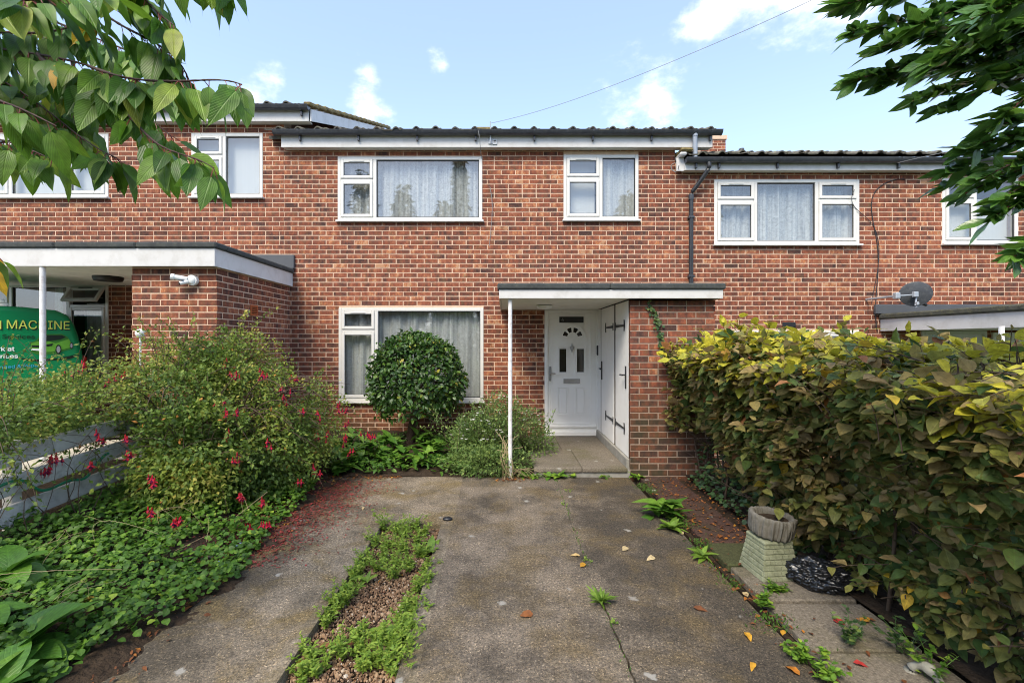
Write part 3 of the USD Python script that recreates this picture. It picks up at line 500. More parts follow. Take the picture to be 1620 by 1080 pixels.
def curtain(x0, x1, z0, z1, mat_, label, group=None, y=WY + 0.13, folds=9.0, amp=0.042, seed=0):
    r = np.random.default_rng(seed); nx = max(int((x1 - x0) / 0.022), 8); u = np.linspace(0, 1, nx); X = x0 + (x1 - x0) * u
    ph = r.uniform(0, 6, 4); s = (np.sin(X * folds * 2.2 + ph[0]) * .5 + np.sin(X * folds * 5.1 + ph[1]) * .35 + np.sin(X * folds * 9.7 + ph[2]) * .25)
    Z = np.linspace(z0, z1, 5); v = np.array([[X[i], y + amp * s[i] * (1.0 - .25 * (k / 4)), Z[k]] for k in range(5) for i in range(nx)])
    f = np.array([[k * nx + i, k * nx + i + 1, (k + 1) * nx + i + 1, (k + 1) * nx + i] for k in range(4) for i in range(nx - 1)])
    return put('net_curtain', (v, f), mat_, smooth=True, label=label, cat='net curtain', group=group)

# ---------------------------------------------------------------- house shells
BACK = 16.9; RIDGE_Y = 12.15; TAN = 0.398
def shell(house, x0, x1, zb, ze, openings):
    """outer walls (their fronts are the mortar), a floor between the storeys, and gables"""
    hole = unary_union([sbox(*o_) for o_ in [(a, c, b, d) for (a, b, c, d) in openings]]) if openings else Polygon()
    front = sbox(x0 + .0005, zb, x1 - .0005, ze + .02).difference(hole)
    g = Polygon([(WY + .25, zb), (BACK - .2, zb), (BACK - .2, ze + .03), (RIDGE_Y, ze + (RIDGE_Y - WY) * TAN), (WY + .25, ze + .03)])
    w = put('wall', xz(front, WY, WY + .25), 'mortar', house)
    put('side_wall', cat(yz(g, x0 + .001, x0 + .22), yz(g, x1 - .22, x1 - .001), bx(x0 + .01, x1 - .01, BACK - .2, BACK, zb, ze + .02)), 'opposite_brick', house)
    put('room', cat(bx(x0 + .222, x1 - .222, WY + .251, BACK - .21, zb + 2.62, zb + 2.85), bx(x0 + .222, x1 - .222, WY + 3.2, WY + 3.3, zb + .05, ze), bx(x0 + .222, x1 - .222, WY + .26, BACK - .21, ze - .08, ze + .01), bx(x0 + .222, x1 - .222, WY + .26, BACK - .21, zb + .05, zb + .2)), 'room', house)
    return w
TW, TG, TL = 0.305, 0.335, 0.40
def tile_geo():
    """one interlocking tile, cover along x, sloping up +s: flat pan with a bold roll; (v in x, s, h), faces"""
    xs = np.array([0.0, .03, .15, .165, .185, .21, .235, .255, .275, .303]); hs = np.array([.010, .0, .0, .004, .026, .040, .040, .026, .006, .010])
    top = [np.stack([xs, np.full(10, s), hs + .020], 1) for s in (0.0, TL)]
    bot = [np.stack([xs, np.full(10, 0.0), hs], 1)]
    v = np.vstack(top + bot); f = []
    for i in range(9): f += [[i, i + 1, 11 + i, 10 + i], [20 + i, 21 + i, i + 1, i]]
    return v, np.array(f)
TV, TF = tile_geo()
def roof(house, x0, x1, ye, zl, seed, rows=16):
    """eaves tiles one by one, the courses above joined; ye, zl: the eaves edge"""
    r = np.random.default_rng(seed); ca, sa = math.cos(math.atan(TAN)), math.sin(math.atan(TAN)); S = np.array([0, ca, sa]); H = np.array([0, -sa, ca]); L = (RIDGE_Y - ye) / ca
    slab = Polygon([(ye + .125, zl + .02), (ye + .125, zl - .035), (RIDGE_Y, zl - .035 + (RIDGE_Y - ye - .125) * TAN), (BACK + .2, zl - .10), (BACK + .25, zl - .03), (RIDGE_Y, zl + (RIDGE_Y - ye - .04) * TAN - .03)])
    p = put('roof', yz(slab, x0, x1), 'tile', house, tone=.3)
    n = int((x1 - x0) / TW); rest = []
    for row in range(rows):
        for i in range(n):
            v = TV.copy(); v[:, 1] += row * TG + r.normal(0, .006); v[:, 2] += .012 + (TL - (v[:, 1] - row * TG)) * .075 + r.normal(0, .003); 
            if v[:, 1].max() > L: continue
            w = np.array([x0, ye, zl])[None] + (v[:, 0] + i * TW + r.normal(0, .003))[:, None] * np.array([1., 0, 0]) + v[:, 1:2] * S + v[:, 2:3] * H
            t = float(np.clip(r.normal(.5, .25), 0, 1))
            if row == 0: put('roof_tile', (w, TF), 'tile', p, tone=t)
            else: rest.append((w, TF, t))
    v = np.concatenate([a for a, _, _ in rest]); k = len(TV)
    put('roof_tiles', (v, np.concatenate([f + i * k for i, (_, f, _) in enumerate(rest)])), 'tile', p, tone=np.repeat([t for _, _, t in rest], k), kind='stuff')
    rg = [tube(np.array([[x0 + i * .45, RIDGE_Y, zl + (RIDGE_Y - ye) * TAN - .02], [x0 + i * .45 + .445, RIDGE_Y, zl + (RIDGE_Y - ye) * TAN - .02]]), .11, 10) for i in range(int((x1 - x0) / .45))]
    put('ridge_tiles', join(rg), 'tile', p, tone=.4, kind='stuff')
    return p
def gutter(house, x0, x1, yc, zt, r=0.062, joints=()):
    a = np.linspace(np.pi, 2 * np.pi, 9); prof = [(yc + r * math.cos(t), zt + r * math.sin(t) * 1.15) for t in a] + [(yc + (r - .008) * math.cos(t), zt + (r - .008) * math.sin(t) * 1.15) for t in a[::-1]]
    p = put('gutter', yz(Polygon(prof), x0, x1), 'gutter', house, smooth=40)
    prof2 = [(yc + (r + .005) * math.cos(t), zt + (r + .005) * math.sin(t) * 1.15 + .002) for t in a] + [(yc + (r - .009) * math.cos(t), zt + (r - .009) * math.sin(t) * 1.15 + .002) for t in a[::-1]]
    for x in joints: put('bracket', cat(yz(Polygon(prof2), x - .016, x + .016), rbx(x - .014, x + .014, yc + .01, yc + r + .03, zt - .145, zt - .06, .003)), 'gutter', p)
    for x in (x0, x1): put('end_cap', yz(Polygon([(yc + (r + .003) * math.cos(t), zt + (r + .003) * math.sin(t) * 1.15) for t in a]), x - .004, x + .004), 'gutter', p)
    return p

# ===== the house in the middle
LX0, LX1, MX1, RX1 = -9.9, -3.53, 2.75, 9.3
H1 = thing('terraced_house', 'middle red brick terraced house with the white front door under a canopy', 'house')
Z = lambda a: fz(a)
W1 = (fx(534.5), fx(763), Z(349), Z(248)); W2 = (fx(891.5), fx(1010), Z(348), Z(245)); W3 = (fx(536), fx(765), Z(634), Z(487)); DR = (fx(861.5), fx(949), 0.09, Z(489.5))
ME = 4.895
wall1 = shell(H1, LX1, MX1, -0.15, ME - .03, [W1, W2, W3, DR])
B1 = Bricks()
B1.add(wall1, brick_rects(LX1 + .002, MX1 - .002, -0.075, ME - .03, [W1, W2, W3, (DR[0], DR[1], 0, DR[3])], 1), [0, WY, 0], [1, 0, 0], [0, -1, 0], 1)
window(H1, *W1, [(W1[0], fx(593), Z(285)), (fx(593), W1[1], None)])
window(H1, *W2, [(W2[0], fx(950.5), Z(282)), (fx(950.5), W2[1], None)])
window(H1, *W3, [(W3[0], fx(595.5), Z(523)), (fx(595.5), W3[1], None)])
curtain(W1[0] + .03, W1[1] - .03, W1[2] + .02, W1[3] + .05, 'lace', 'white lace net curtain in the wide upper window of the middle house', seed=1)
curtain(W2[0] + .55, W2[1] - .03, W2[2] + .02, W2[3] + .05, 'lace_fine', 'pale pleated net curtain in the small upper window of the middle house', seed=2, folds=6)
curtain(W2[0] + .03, W2[0] + .53, W2[2] + .02, W2[3] + .05, 'blind', 'plain white blind behind the left panes of the middle house\'s small upper window', seed=3, folds=1, amp=.003, y=WY + .16)
curtain(W3[0] + .03, W3[1] - .03, W3[2] + .02, W3[3] + .05, 'lace_fine', 'gathered white net curtain behind the round bush in the ground floor window', seed=4, folds=10, amp=.048)
roof1 = roof(H1, -3.72, 3.30, 7.08, ME - .06, 1)
put('ridge_vent', cat(rbx(fx(749) * 1.02, fx(779) * 1.02, 7.2, 7.55, ME + .02, ME + .105, .02)), 'moss_tile', roof1)
put('fascia', rbx(fx(446) * .985, 3.29, 7.17, 7.195, 4.656, 4.875, .004), 'white_board', H1)
put('soffit', bx(fx(446) * .98, 3.28, 7.196, WY - .008, 4.665, 4.68), 'soffit', H1)
put('verge_soffit', yz(Polygon([(7.2, 4.70), (12.1, 4.70 + 4.9 * TAN), (12.1, 4.715 + 4.9 * TAN), (7.2, 4.715)]), MX1 + .005, 3.28), 'white_board', H1)
gutter(H1, fx(433) * .972, 3.40, 7.115, 4.892, joints=[-3.2 + .92 * i for i in range(8)])
put('downpipe', (lambda m: m)(cat(cyl([2.99, 7.115, 4.84], [2.99, 7.115, 4.47], .036, 14), cyl([2.99, 7.115, 4.80], [2.99, 7.115, 4.86], .042, 14))), 'grey_pipe', H1, smooth=40)
# porch store of the middle house
SF = 5.42
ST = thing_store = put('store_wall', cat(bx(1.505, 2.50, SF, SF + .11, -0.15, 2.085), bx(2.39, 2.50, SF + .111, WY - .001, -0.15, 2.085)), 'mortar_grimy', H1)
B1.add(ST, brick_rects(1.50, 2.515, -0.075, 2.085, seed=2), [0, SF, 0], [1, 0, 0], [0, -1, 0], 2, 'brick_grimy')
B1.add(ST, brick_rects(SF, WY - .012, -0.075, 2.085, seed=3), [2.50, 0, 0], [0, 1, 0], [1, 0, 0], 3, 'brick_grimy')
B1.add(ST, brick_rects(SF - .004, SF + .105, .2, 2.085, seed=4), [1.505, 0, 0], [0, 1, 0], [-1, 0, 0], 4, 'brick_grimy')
B1.build(300, lambda P: (P[:, 0] > 1060) & (P[:, 1] > 540) | (P[:, 0] < 530) & (P[:, 1] > 540))
# canopy
CZ0, CZ1, CF = 2.10, 2.205, 5.30
cp = put('canopy', bx(-.04, 2.535, CF + .026, WY - .009, CZ0 + .03, CZ1 - .002), 'felt', H1)
put('fascia', cat(rbx(-.055, 2.555, CF, CF + .024, CZ0, CZ1, .003), bx(-.055, -.036, CF + .025, WY - .009, CZ0, CZ1), bx(2.537, 2.555, CF + .025, WY - .009, CZ0, CZ1)), 'white_board', cp)
for xa, xb in ((-.075, 1.24), (1.243, 2.58)):
    m = rbx(xa, xb, CF - .025, CF + .2, CZ1 + .001, CZ1 + .072, .014); put('felt_edge', m, 'felt', cp)
put('felt_roof', bx(-.05, 2.55, CF + .2, WY - .008, CZ1 + .001, CZ1 + .045), 'felt', cp)
for i in range(16):
    y0 = CF + .027 + i * .122
    if y0 + .118 < WY - .01: put('soffit_board', rbx(-.034, 1.50, y0, y0 + .118, CZ0 + .008, CZ0 + .0295, .005), 'soffit', cp)
put('canopy_post', cat(cyl([.075, CF + .06, 0.005], [.075, CF + .06, CZ0 + .01], .024, 16)), 'post_paint', cp, smooth=40)
# store doors facing the porch
SX = 1.498
def T(yy, zz): return (SX, yy, zz)
for k, (ya, yb) in enumerate(((6.20, 7.00), (5.475, 6.11))):
    d = put('store_door', rbx(SX, SX + .035, ya, yb, 0.205, CZ0 - .005, .004), 'white_door', H1)
    hy = ya if k == 0 else yb; s = 1 if k == 0 else -1
    for hz in (0.52, 1.80):
        m = [xz(Polygon([(0, -.02), (.46, -.010), (.46, .010), (0, .02)]), 0, .006), xz(Polygon([(.435, -.07), (.462, -.07), (.475, 0), (.462, .07), (.435, .07), (.445, 0)]), 0, .008), xz(Polygon([(-.006, -.05), (.015, -.05), (.015, .05), (-.006, .05)]), 0, .008)]
        m = cat(*m); v = m.vertices.copy(); m.vertices = np.stack([SX - v[:, 1] - .002, (hy + s * .015) + s * v[:, 0], hz + v[:, 2]], 1)
        put('hinge', m, 'black_iron', d)
    ky = yb - .07 if k == 0 else ya + .10
    put('handle', cat(rbx(SX - .012, SX - .001, ky - .018, ky + .018, 1.02, 1.30, .004), cyl([SX - .012, ky, 1.19], [SX - .05, ky, 1.19], .009, 8), cyl([SX - .048, ky - .02, 1.19], [SX - .048, ky + .11 * (1 if k else -1), 1.185], .010, 8)), 'black_iron', d)
put('door_post', cat(bx(SX + .004, SX + .05, 7.005, 7.04, .1, CZ0), bx(SX + .006, SX + .05, 6.115, 6.195, .1, CZ0), bx(SX + .002, SX + .05, 5.432, 5.472, .1, CZ0)), 'dark_gap', H1)
put('door_post', bx(SX + .003, SX + .05, 7.045, WY - .02, .1, CZ0), 'white_door', H1)
put('store_plinth', rbx(SX - .03, SX + .05, SF + .02, WY - .07, .02, .2, .008), 'plinth', H1)
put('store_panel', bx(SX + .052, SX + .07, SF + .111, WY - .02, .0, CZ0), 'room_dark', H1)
# front door
D0, D1, DZ = DR[0], DR[1], DR[3]
fd = put('front_door', cat(bars(D0, D1, .10, DZ, .055, FY - .01, FY + .08), rbx(D0 + .05, D1 - .05, FY + .012, FY + .055, .155, DZ - .05, .003)), 'door_white_for_shade', H1)
def dx(z): return fx(820 + z / 3.6)
def dz(z): return fz(460 + z / 3.6)
L0, L1 = dx(195), dx(412)
put('door_frame_bead', cat(ring(D0 + .075, D1 - .075, .215, DZ - .075, .014, FY + .003, FY + .0125), ring(L0 - .012, L1 + .012, dz(755), dz(122), .012, FY + .002, FY + .0125)), 'door_white_for_shade', fd)
put('panel', ring(dx(222), dx(284), dz(708), dz(546), .016, FY + .001, FY + .0125), 'door_white_for_shade', fd); put('panel', ring(dx(322), dx(385), dz(708), dz(546), .016, FY + .001, FY + .0125), 'door_white_for_shade', fd)
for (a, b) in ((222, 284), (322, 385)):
    put('panel_field', rbx(dx(a) + .03, dx(b) - .03, FY + .002, FY + .0125, dz(708) + .03, dz(546) - .03, .006), 'door_white_for_shade', fd)
    put('glazing_frame', ring(dx(a), dx(b), dz(476), dz(315), .030, FY - .002, FY + .0125), 'door_white_for_shade', fd)
    put('pane', bx(dx(a) + .035, dx(b) - .035, FY + .006, FY + .0125, dz(462), dz(330)), 'dark_glass', fd)
put('number_plate', rbx(dx(233), dx(371), FY - .004, FY + .0125, dz(181), dz(147), .003), 'black_plastic', fd)
for t_, xo, hh in (('4', .030, .050),):
    m = meshkit.text_mesh(t_, hh, .002); v = m.vertices.copy(); m.vertices = np.stack([dx(233) + xo + v[:, 0], FY - .0045 - v[:, 2], dz(181) + .022 + v[:, 1]], 1); put('door_number', m, 'number_grey', fd)
ctr = (dx(308), dz(265)); Ro = dx(384) - ctr[0]
arc = lambda r, a0, a1, n=20: [(ctr[0] + r * math.cos(t), ctr[1] + r * math.sin(t)) for t in np.linspace(a0, a1, n)]
fan = Polygon(arc(Ro, 0, math.pi) + [(ctr[0] - Ro, ctr[1] - .015), (ctr[0] + Ro, ctr[1] - .015)])
cells = []
for k in range(4):
    a0, a1 = math.pi * (.06 + .24 * k), math.pi * (.06 + .24 * k + .16)
    cells.append(Polygon(arc(Ro * .74, a0, a1, 6) + arc(Ro * .40, a1, a0, 6)))
put('fanlight', xz(fan.difference(unary_union(cells)), FY - .003, FY + .0125), 'door_white_for_shade', fd)
put('fanlight_rim', xz(Polygon(arc(Ro * 1.0, 0, math.pi) + arc(Ro * .92, math.pi, 0)), FY - .009, FY - .0032), 'door_white_for_shade', fd)
for c_ in cells: put('pane', xz(c_, FY + .004, FY + .0124), 'dark_glass', fd)
kx, kz = dx(305), dz(325)
put('knocker', cat(xz(Polygon([(kx, kz + .085), (kx + .012, kz + .04), (kx + .04, kz + .012), (kx + .025, kz - .02), (kx + .010, kz - .05), (kx, kz - .08), (kx - .010, kz - .05), (kx - .025, kz - .02), (kx - .04, kz + .012), (kx - .012, kz + .04)]), FY - .008, FY + .0125), cyl([kx, FY - .02, kz], [kx, FY, kz], .016, 10)), 'chrome', fd)
put('letterbox', cat(ring(dx(257), dx(350), dz(526), dz(500), .012, FY - .004, FY + .0125), rbx(dx(257) + .012, dx(350) - .012, FY + .001, FY + .0124, dz(526) + .012, dz(500) - .012, .002)), 'chrome', fd)
put('handle', cat(rbx(dx(180) - .016, dx(180) + .016, FY - .016, FY - .009, dz(512), dz(430), .004), cyl([dx(180), FY - .016, dz(468)], [dx(180), FY - .055, dz(468)], .010, 8), cyl([dx(176), FY - .052, dz(468)], [dx(209), FY - .052, dz(470)], .010, 8)), 'chrome', fd)
put('threshold', rbx(D0, D1, FY - .06, FY + .02, .098, .165, .006), 'door_white_for_shade', fd)
put('weather_bar', rbx(D0 + .06, D1 - .06, FY - .03, FY + .0125, .225, .262, .008), 'door_white_for_shade', fd)
put('key_safe', rbx(fx(945) - .02, fx(945) + .085, FY - .07, FY - .011, fz(562), fz(546), .012), 'black_plastic', label='small black box fixed beside the top of the front door frame', cat='key safe')
put('bulkhead_lamp', (lambda a, b: cat(a, b))(trimesh.creation.revolve(np.array([[0, 0], [.10, 0], [.115, -.012], [.105, -.035], [.06, -.055], [0, -.06]]), sections=28), trimesh.creation.revolve(np.array([[.108, -.008], [.118, -.012], [.110, -.03]]), sections=28)).apply_translation([.57, 6.35, CZ0 + .006]), 'white_plastic', smooth=40, label='round white ceiling lamp under the canopy above the front door', cat='lamp')

# ===== the house on the left, one step higher
H0 = thing('terraced_house', 'left red brick terraced house, stepped higher, with a projecting brick porch', 'house')
LE = 5.285
U1 = (fx(-48), fx(172), Z(312), Z(212)); U2 = (fx(303), fx(416), Z(312), Z(211)); G1 = (fx(-48), fx(172), Z(606), Z(449))
wall0 = shell(H0, LX0, LX1, 0.2, LE - .03, [U1, U2, G1])
B0 = Bricks()
B0.add(wall0, brick_rects(LX0, LX1 - .002, 0.225, LE - .03, [U1, U2, G1], 5), [0, WY, 0], [1, 0, 0], [0, -1, 0], 5)
window(H0, *U1, [(U1[0], fx(17), Z(247)), (fx(17), fx(108), None), (fx(108), U1[1], Z(246))])
window(H0, *U2, [(U2[0], fx(355), Z(247)), (fx(355), U2[1], None)])
window(H0, *G1, [(G1[0], fx(17), Z(481)), (fx(17), fx(108), None), (fx(108), G1[1], Z(484))], open_top=2)
curtain(U1[0] + .03, U1[1] - .03, U1[2] + .02, U1[3] + .05, 'blind', 'plain white sheer blind in the upper window behind the cherry leaves', seed=6, folds=1, amp=.004)
curtain(U2[0] + .03, U2[1] - .03, U2[2] + .02, U2[3] + .05, 'blind', 'plain white blind in the small upper window of the left house', seed=7, folds=1, amp=.004)
curtain(fx(75), fx(88), G1[2] + .02, G1[3] + .05, 'lace_fine', 'narrow strip of white net curtain in the left house\'s ground floor window above the van', seed=8, folds=12)
curtain(fx(125), G1[1] - .03, G1[2] + .02, G1[3] - .3, 'lace_fine', 'grey-white net curtain below the tilted-open window light on the left', seed=9, folds=9, amp=.03)
roof0 = roof(H0, LX0 - .1, fx(485) * .97, 7.08, LE - .055, 2)
put('fascia', rbx(LX0, fx(485) * .97, 7.17, 7.195, 5.065, 5.265, .004), 'white_board', H0)
put('soffit', bx(LX0, fx(485) * .97, 7.196, WY - .008, 5.075, 5.09), 'soffit', H0)
gx = fx(485) * .965
gutter(H0, LX0, gx, 7.115, 5.285, joints=[-9.6 + .92 * i for i in range(7)] + [gx - .12])
bp0 = Polygon([(7.17, 5.065), (7.17, 5.255), (12.15, 5.255 + 4.98 * TAN), (12.15, 5.085 + 4.98 * TAN)])
vb = put('barge_board', yz(bp0, gx + .004, gx + .026), 'white_board', H0)
vv = []
for i in range(16):
    y = 7.08 + i * .312; z = 5.272 + (y - 7.08) * TAN
    m = rbx(gx - .06, gx + .052, 0, .37, -.012, .042, .012); M = trimesh.transformations.rotation_matrix(math.atan(TAN) - .06, [1, 0, 0]); m.apply_transform(M); m.apply_translation([0, y, z + .012]); put('verge_tile', m, 'moss_tile', roof0)
# projecting porch store and canopy of the left house
EF, EX0, EX1 = 5.45, -4.45, -3.437
SW = put('porch_wall', cat(bx(EX0, EX1, EF, EF + .1, .2, 2.49), bx(EX1 - .1, EX1, EF + .101, WY - .001, .2, 2.49), bx(EX0, EX0 + .1, EF + .101, WY - .001, .2, 2.49)), 'mortar', H0)
B0.add(SW, brick_rects(EX0, EX1 + .006, .225, 2.49, seed=6), [0, EF, 0], [1, 0, 0], [0, -1, 0], 6)
B0.add(SW, brick_rects(EF - .006, WY - .012, .225, 2.49, [(6.16, 6.33, 1.952, 2.098)], seed=7), [EX1, 0, 0], [0, 1, 0], [1, 0, 0], 7)
B0.add(SW, brick_rects(EF - .006, WY - .012, .225, 2.49, seed=8), [EX0, 0, 0], [0, 1, 0], [-1, 0, 0], 8)
B0.build(300, lambda P: (P[:, 1] > 560) | (P[:, 0] < 200) & (P[:, 1] < 330))
av = put('air_vent', ring(0, .17, 0, .18, .014, 0, .022), 'terracotta_vent', H0); 
def to_side(m): v = m.vertices.copy(); m.vertices = np.stack([EX1 + .016 - v[:, 1], 6.16 + v[:, 0], 1.952 + v[:, 2]], 1); return m
stage.RemovePrim(av); av = put('air_vent', to_side(ring(0, .17, 0, .146, .014, -.004, .022)), 'terracotta_vent', H0)
put('vent_gap_shade', to_side(bx(.01, .16, .016, .022, .01, .136)), 'dark_gap', av)  # dark sheet paints the shade seen between the slats
for i in range(5): put('vent_slat', to_side(rbx(.012, .158, -.006, .012, .018 + i * .024, .031 + i * .024, .003)), 'terracotta_vent', av)
AZ0, AZ1, AF, AX = 2.48, 2.692, 5.33, -3.385
ca = put('canopy', bx(-8.2, AX - .03, AF + .03, WY - .009, AZ0 + .04, AZ1 - .002), 'felt', H0)
put('fascia', cat(rbx(-8.25, AX, AF, AF + .024, AZ0, AZ1, .003), rbx(AX - .024, AX, AF + .0245, WY - .009, AZ0, AZ1, .003)), 'white_board', ca)
for xa, xb in ((-8.3, -6.75), (-6.747, -5.25), (-5.247, -4.3), (-4.297, AX + .03)): put('felt_edge', rbx(xa, xb, AF - .03, AF + .2, AZ1 + .001, AZ1 + .072, .016), 'felt', ca)
put('felt_edge', rbx(AX - .2, AX + .031, AF + .201, WY - .01, AZ1 + .001, AZ1 + .071, .016), 'felt', ca)
put('felt_roof', bx(-8.2, AX - .201, AF + .201, WY - .009, AZ1 + .001, AZ1 + .05), 'felt', ca)
put('flashing', rbx(-8.2, fx(467), WY - .05, WY - .009, AZ1 + .072, 2.985, .006), 'lead', ca)
for i in range(24):
    y0 = AF + .03 + i * .080
    if y0 + .078 < WY - .012: put('soffit_board', rbx(-8.15, EX0 - .004, y0, y0 + .077, AZ0 + .012, AZ0 + .0395, .006), 'soffit', ca)
put('canopy_post', cyl([-5.44, 5.22 + .15, 0.2], [-5.44, 5.22 + .15, AZ0 + .015], .029, 16), 'post_paint', ca, smooth=40)
put('ceiling_lamp', cat(trimesh.creation.revolve(np.array([[0, 0], [.17, 0], [.17, -.03], [.155, -.06], [0, -.06]]), sections=32)).apply_translation([-5.45, 6.27, AZ0 + .012]), 'black_plastic', smooth=40, label='flat round black lamp on the white slatted ceiling of the left porch', cat='lamp')
fl = thing('security_light', 'white security lamp and round sensor on the brick porch front at the left', 'security light')
c0 = at(307, 444, EF)
m = trimesh.creation.uv_sphere(.052, count=[14, 20]); m.apply_scale([1, .75, 1]); m.apply_translation(c0 + [0, -.045, 0]); put('base', cat(m, cyl(c0 + [0, -.05, 0], c0 + [0, -.004, 0], .062, 24)), 'white_plastic', fl, smooth=50)
put('lamp_head', cat(cyl(c0 + [-.03, -.07, .008], c0 + [-.15, -.13, .026], .030, 16), cyl(c0 + [-.145, -.128, .025], c0 + [-.175, -.142, .03], .037, 16)), 'white_plastic', fl, smooth=50)
put('sensor', cat(cyl(c0 + [-.02, -.075, -.02], c0 + [-.085, -.12, -.045], .024, 14)), 'white_plastic', fl, smooth=50); put('sensor_eye', cyl(c0 + [-.084, -.119, -.0445], c0 + [-.094, -.126, -.048], .019, 14), 'black_plastic', fl)
put('slot', cat(bx(c0[0] - .10, c0[0] - .045, c0[1] - .135, c0[1] - .08, c0[2] - .012, c0[2] - .006)), 'black_plastic', fl)

# ===== the house on the right, one step lower
H2 = thing('terraced_house', 'right red brick terraced house, stepped lower, with a three-part upper window', 'house')
RE = 4.465
V1 = (fx(1129.5), fx(1359), Z(386.5), Z(284)); V2 = (fx(1490), fx(1610), Z(385.5), Z(282)); V3 = (fx(1140), fx(1359), Z(668), Z(523)); DR2 = (fx(1457), fx(1560), -.4, Z(523))
wall2 = shell(H2, MX1, RX1, -.6, RE - .03, [V1, V2, V3, DR2])
B2 = Bricks()
B2.add(wall2, brick_rects(MX1 + .002, RX1, -.45, RE - .03, [V1, V2, V3, (DR2[0], DR2[1], -1, DR2[3])], 9), [0, WY, 0], [1, 0, 0], [0, -1, 0], 9)
B2.build(300, lambda P: (P[:, 1] > 525) | (P[:, 0] > 1480) & (P[:, 1] < 400))
window(H2, *V1, [(V1[0], fx(1195), Z(318)), (fx(1195), fx(1292), None), (fx(1292), V1[1], Z(317))])
window(H2, *V2, [(V2[0], fx(1542), Z(316)), (fx(1542), V2[1], None)])
window(H2, *V3, [(V3[0], fx(1205), Z(560)), (fx(1205), fx(1295), None), (fx(1295), V3[1], Z(560))])
curtain(V1[0] + .03, V1[1] - .03, V1[2] + .02, V1[3] + .05, 'lace', 'patterned lace curtain in the three-part upper window of the right house', seed=10, folds=12, amp=.045)
curtain(V2[0] + .03, V2[1] - .03, V2[2] + .02, V2[3] - .3, 'blind', 'white blind in the upper window nearest the bay tree', seed=11, folds=1, amp=.004)
curtain(V3[0] + .03, V3[1] - .03, V3[2] + .02, V3[3] + .05, 'lace_fine', 'net curtain in the ground floor window mostly hidden by the hedge', seed=12)
put('window_vent', rbx(fx(1237), fx(1258), WY - .02, WY - .008, Z(517), Z(510), .004), 'black_plastic', H2)
roof2 = roof(H2, MX1 + .12, RX1, 7.08, RE - .005, 3)
put('fascia', rbx(MX1 + .10, RX1, 7.17, 7.195, 4.296, 4.445, .004), 'white_board', H2)
put('soffit', bx(MX1 + .1, RX1, 7.196, WY - .008, 4.305, 4.32), 'soffit', H2)
put('barge_end', cat(rbx(MX1 - .02, MX1 + .099, 7.19, 7.215, 4.29, 4.50, .004), rbx(MX1 + .0, MX1 + .11, 7.08, 7.6, 4.50, 4.56, .02)), 'white_board', H2)
put('verge_tile', rbx(MX1 - .0, MX1 + .2, 7.06, 7.5, 4.561, 4.61, .018), 'moss_tile', roof2)
gutter(H2, MX1 + .10, RX1, 7.115, 4.462, joints=[3.02, 3.38] + [4.3 + .95 * i for i in range(6)])
hop = np.array([3.20, 7.115, 4.36])
put('downpipe', join([tube(spline([[3.20, 7.115, 4.40], [3.20, 7.115, 4.30], [3.17, 7.14, 4.24], [3.03, 7.24, 4.02], [2.995, 7.262, 3.96], [2.99, 7.264, 3.90]], 22), .033, 12), tube([[2.99, 7.264, 3.91], [2.99, 7.264, 2.30]], .033, 12)]), 'black_pipe', H2, smooth=True)
put('pipe_bracket', cat(rbx(2.945, 3.035, 7.225, 7.304, 3.56, 3.60, .006), cyl([2.99, 7.264, 3.86], [2.99, 7.264, 3.94], .040, 14), rbx(2.945, 3.035, 7.225, 7.304, 2.62, 2.66, .006)), 'gutter', H2)
ch = put('chimney', bx(5.02 + .0, 5.64, 11.8, 12.5, 5.6, 6.86), 'mortar', roof2)
stage.RemovePrim(ch); used.pop(ch, None)
cx0, cx1 = (1108 - 797) * 12.0 / 720, (1148 - 797) * 12.0 / 720
ch = put('chimney', cat(bx(cx0, cx1, 12.0, 12.6, 5.6, 6.92), bx(cx0 - .03, cx1 + .03, 11.97, 12.63, 6.921, 7.02)), 'mortar', roof2)
v, f, t = brick_mesh(brick_rects(cx0, cx1, 5.625, 6.92, seed=12), [0, 12.0, 0], [1, 0, 0], [0, -1, 0], 12)
ci = np.arange(len(v)); put('chimney_brickwork', (v.reshape(-1, 3), (f[None] + (ci * 12)[:, None, None]).reshape(-1, 3)), 'brick', H2, tone=np.repeat(t, 12), kind='stuff')
put('flue_vent', trimesh.creation.revolve(np.array([[0, 0], [.075, 0], [.075, .02], [.06, .03], [.05, .20], [.06, .21], [.06, .25], [0, .26]]), sections=14).apply_translation([(1173 - 797) * 11.0 / 720, 11.0, 6.00]), 'lead', roof2)
# its canopy, side on, with the door beneath
BX, BZ0, BZ1 = 6.04, 1.765, 1.955
cb = put('canopy', bx(BX + .026, 9.2, 5.13, WY - .009, BZ0 + .04, BZ1 - .002), 'felt', H2)
put('fascia', cat(rbx(BX, BX + .024, 5.10, WY - .009, BZ0, BZ1, .003), rbx(BX + .025, 9.2, 5.10, 5.124, BZ0, BZ1, .003)), 'white_board', cb)
put('felt_edge', cat(rbx(BX - .035, BX + .2, 5.07, WY - .01, BZ1 + .001, BZ1 + .085, .02)), 'mossy_felt', cb)
put('felt_roof', bx(BX + .201, 9.2, 5.1, WY - .01, BZ1 + .001, BZ1 + .05), 'mossy_felt', cb)
put('flashing', rbx(fx(1381), 9.2, WY - .06, WY - .009, BZ1 + .086, BZ1 + .235, .006), 'lead', cb)
put('soffit_boards', bx(BX + .026, 9.2, 5.125, WY - .011, BZ0 + .012, BZ0 + .038), 'soffit', cb)
put('canopy_post', cyl([at(1592, 550, 5.25)[0], 5.3, -.4], [at(1592, 550, 5.25)[0], 5.3, BZ0 + .015], .027, 14), 'post_paint', cb)
e0, e1 = DR2[0], DR2[1]
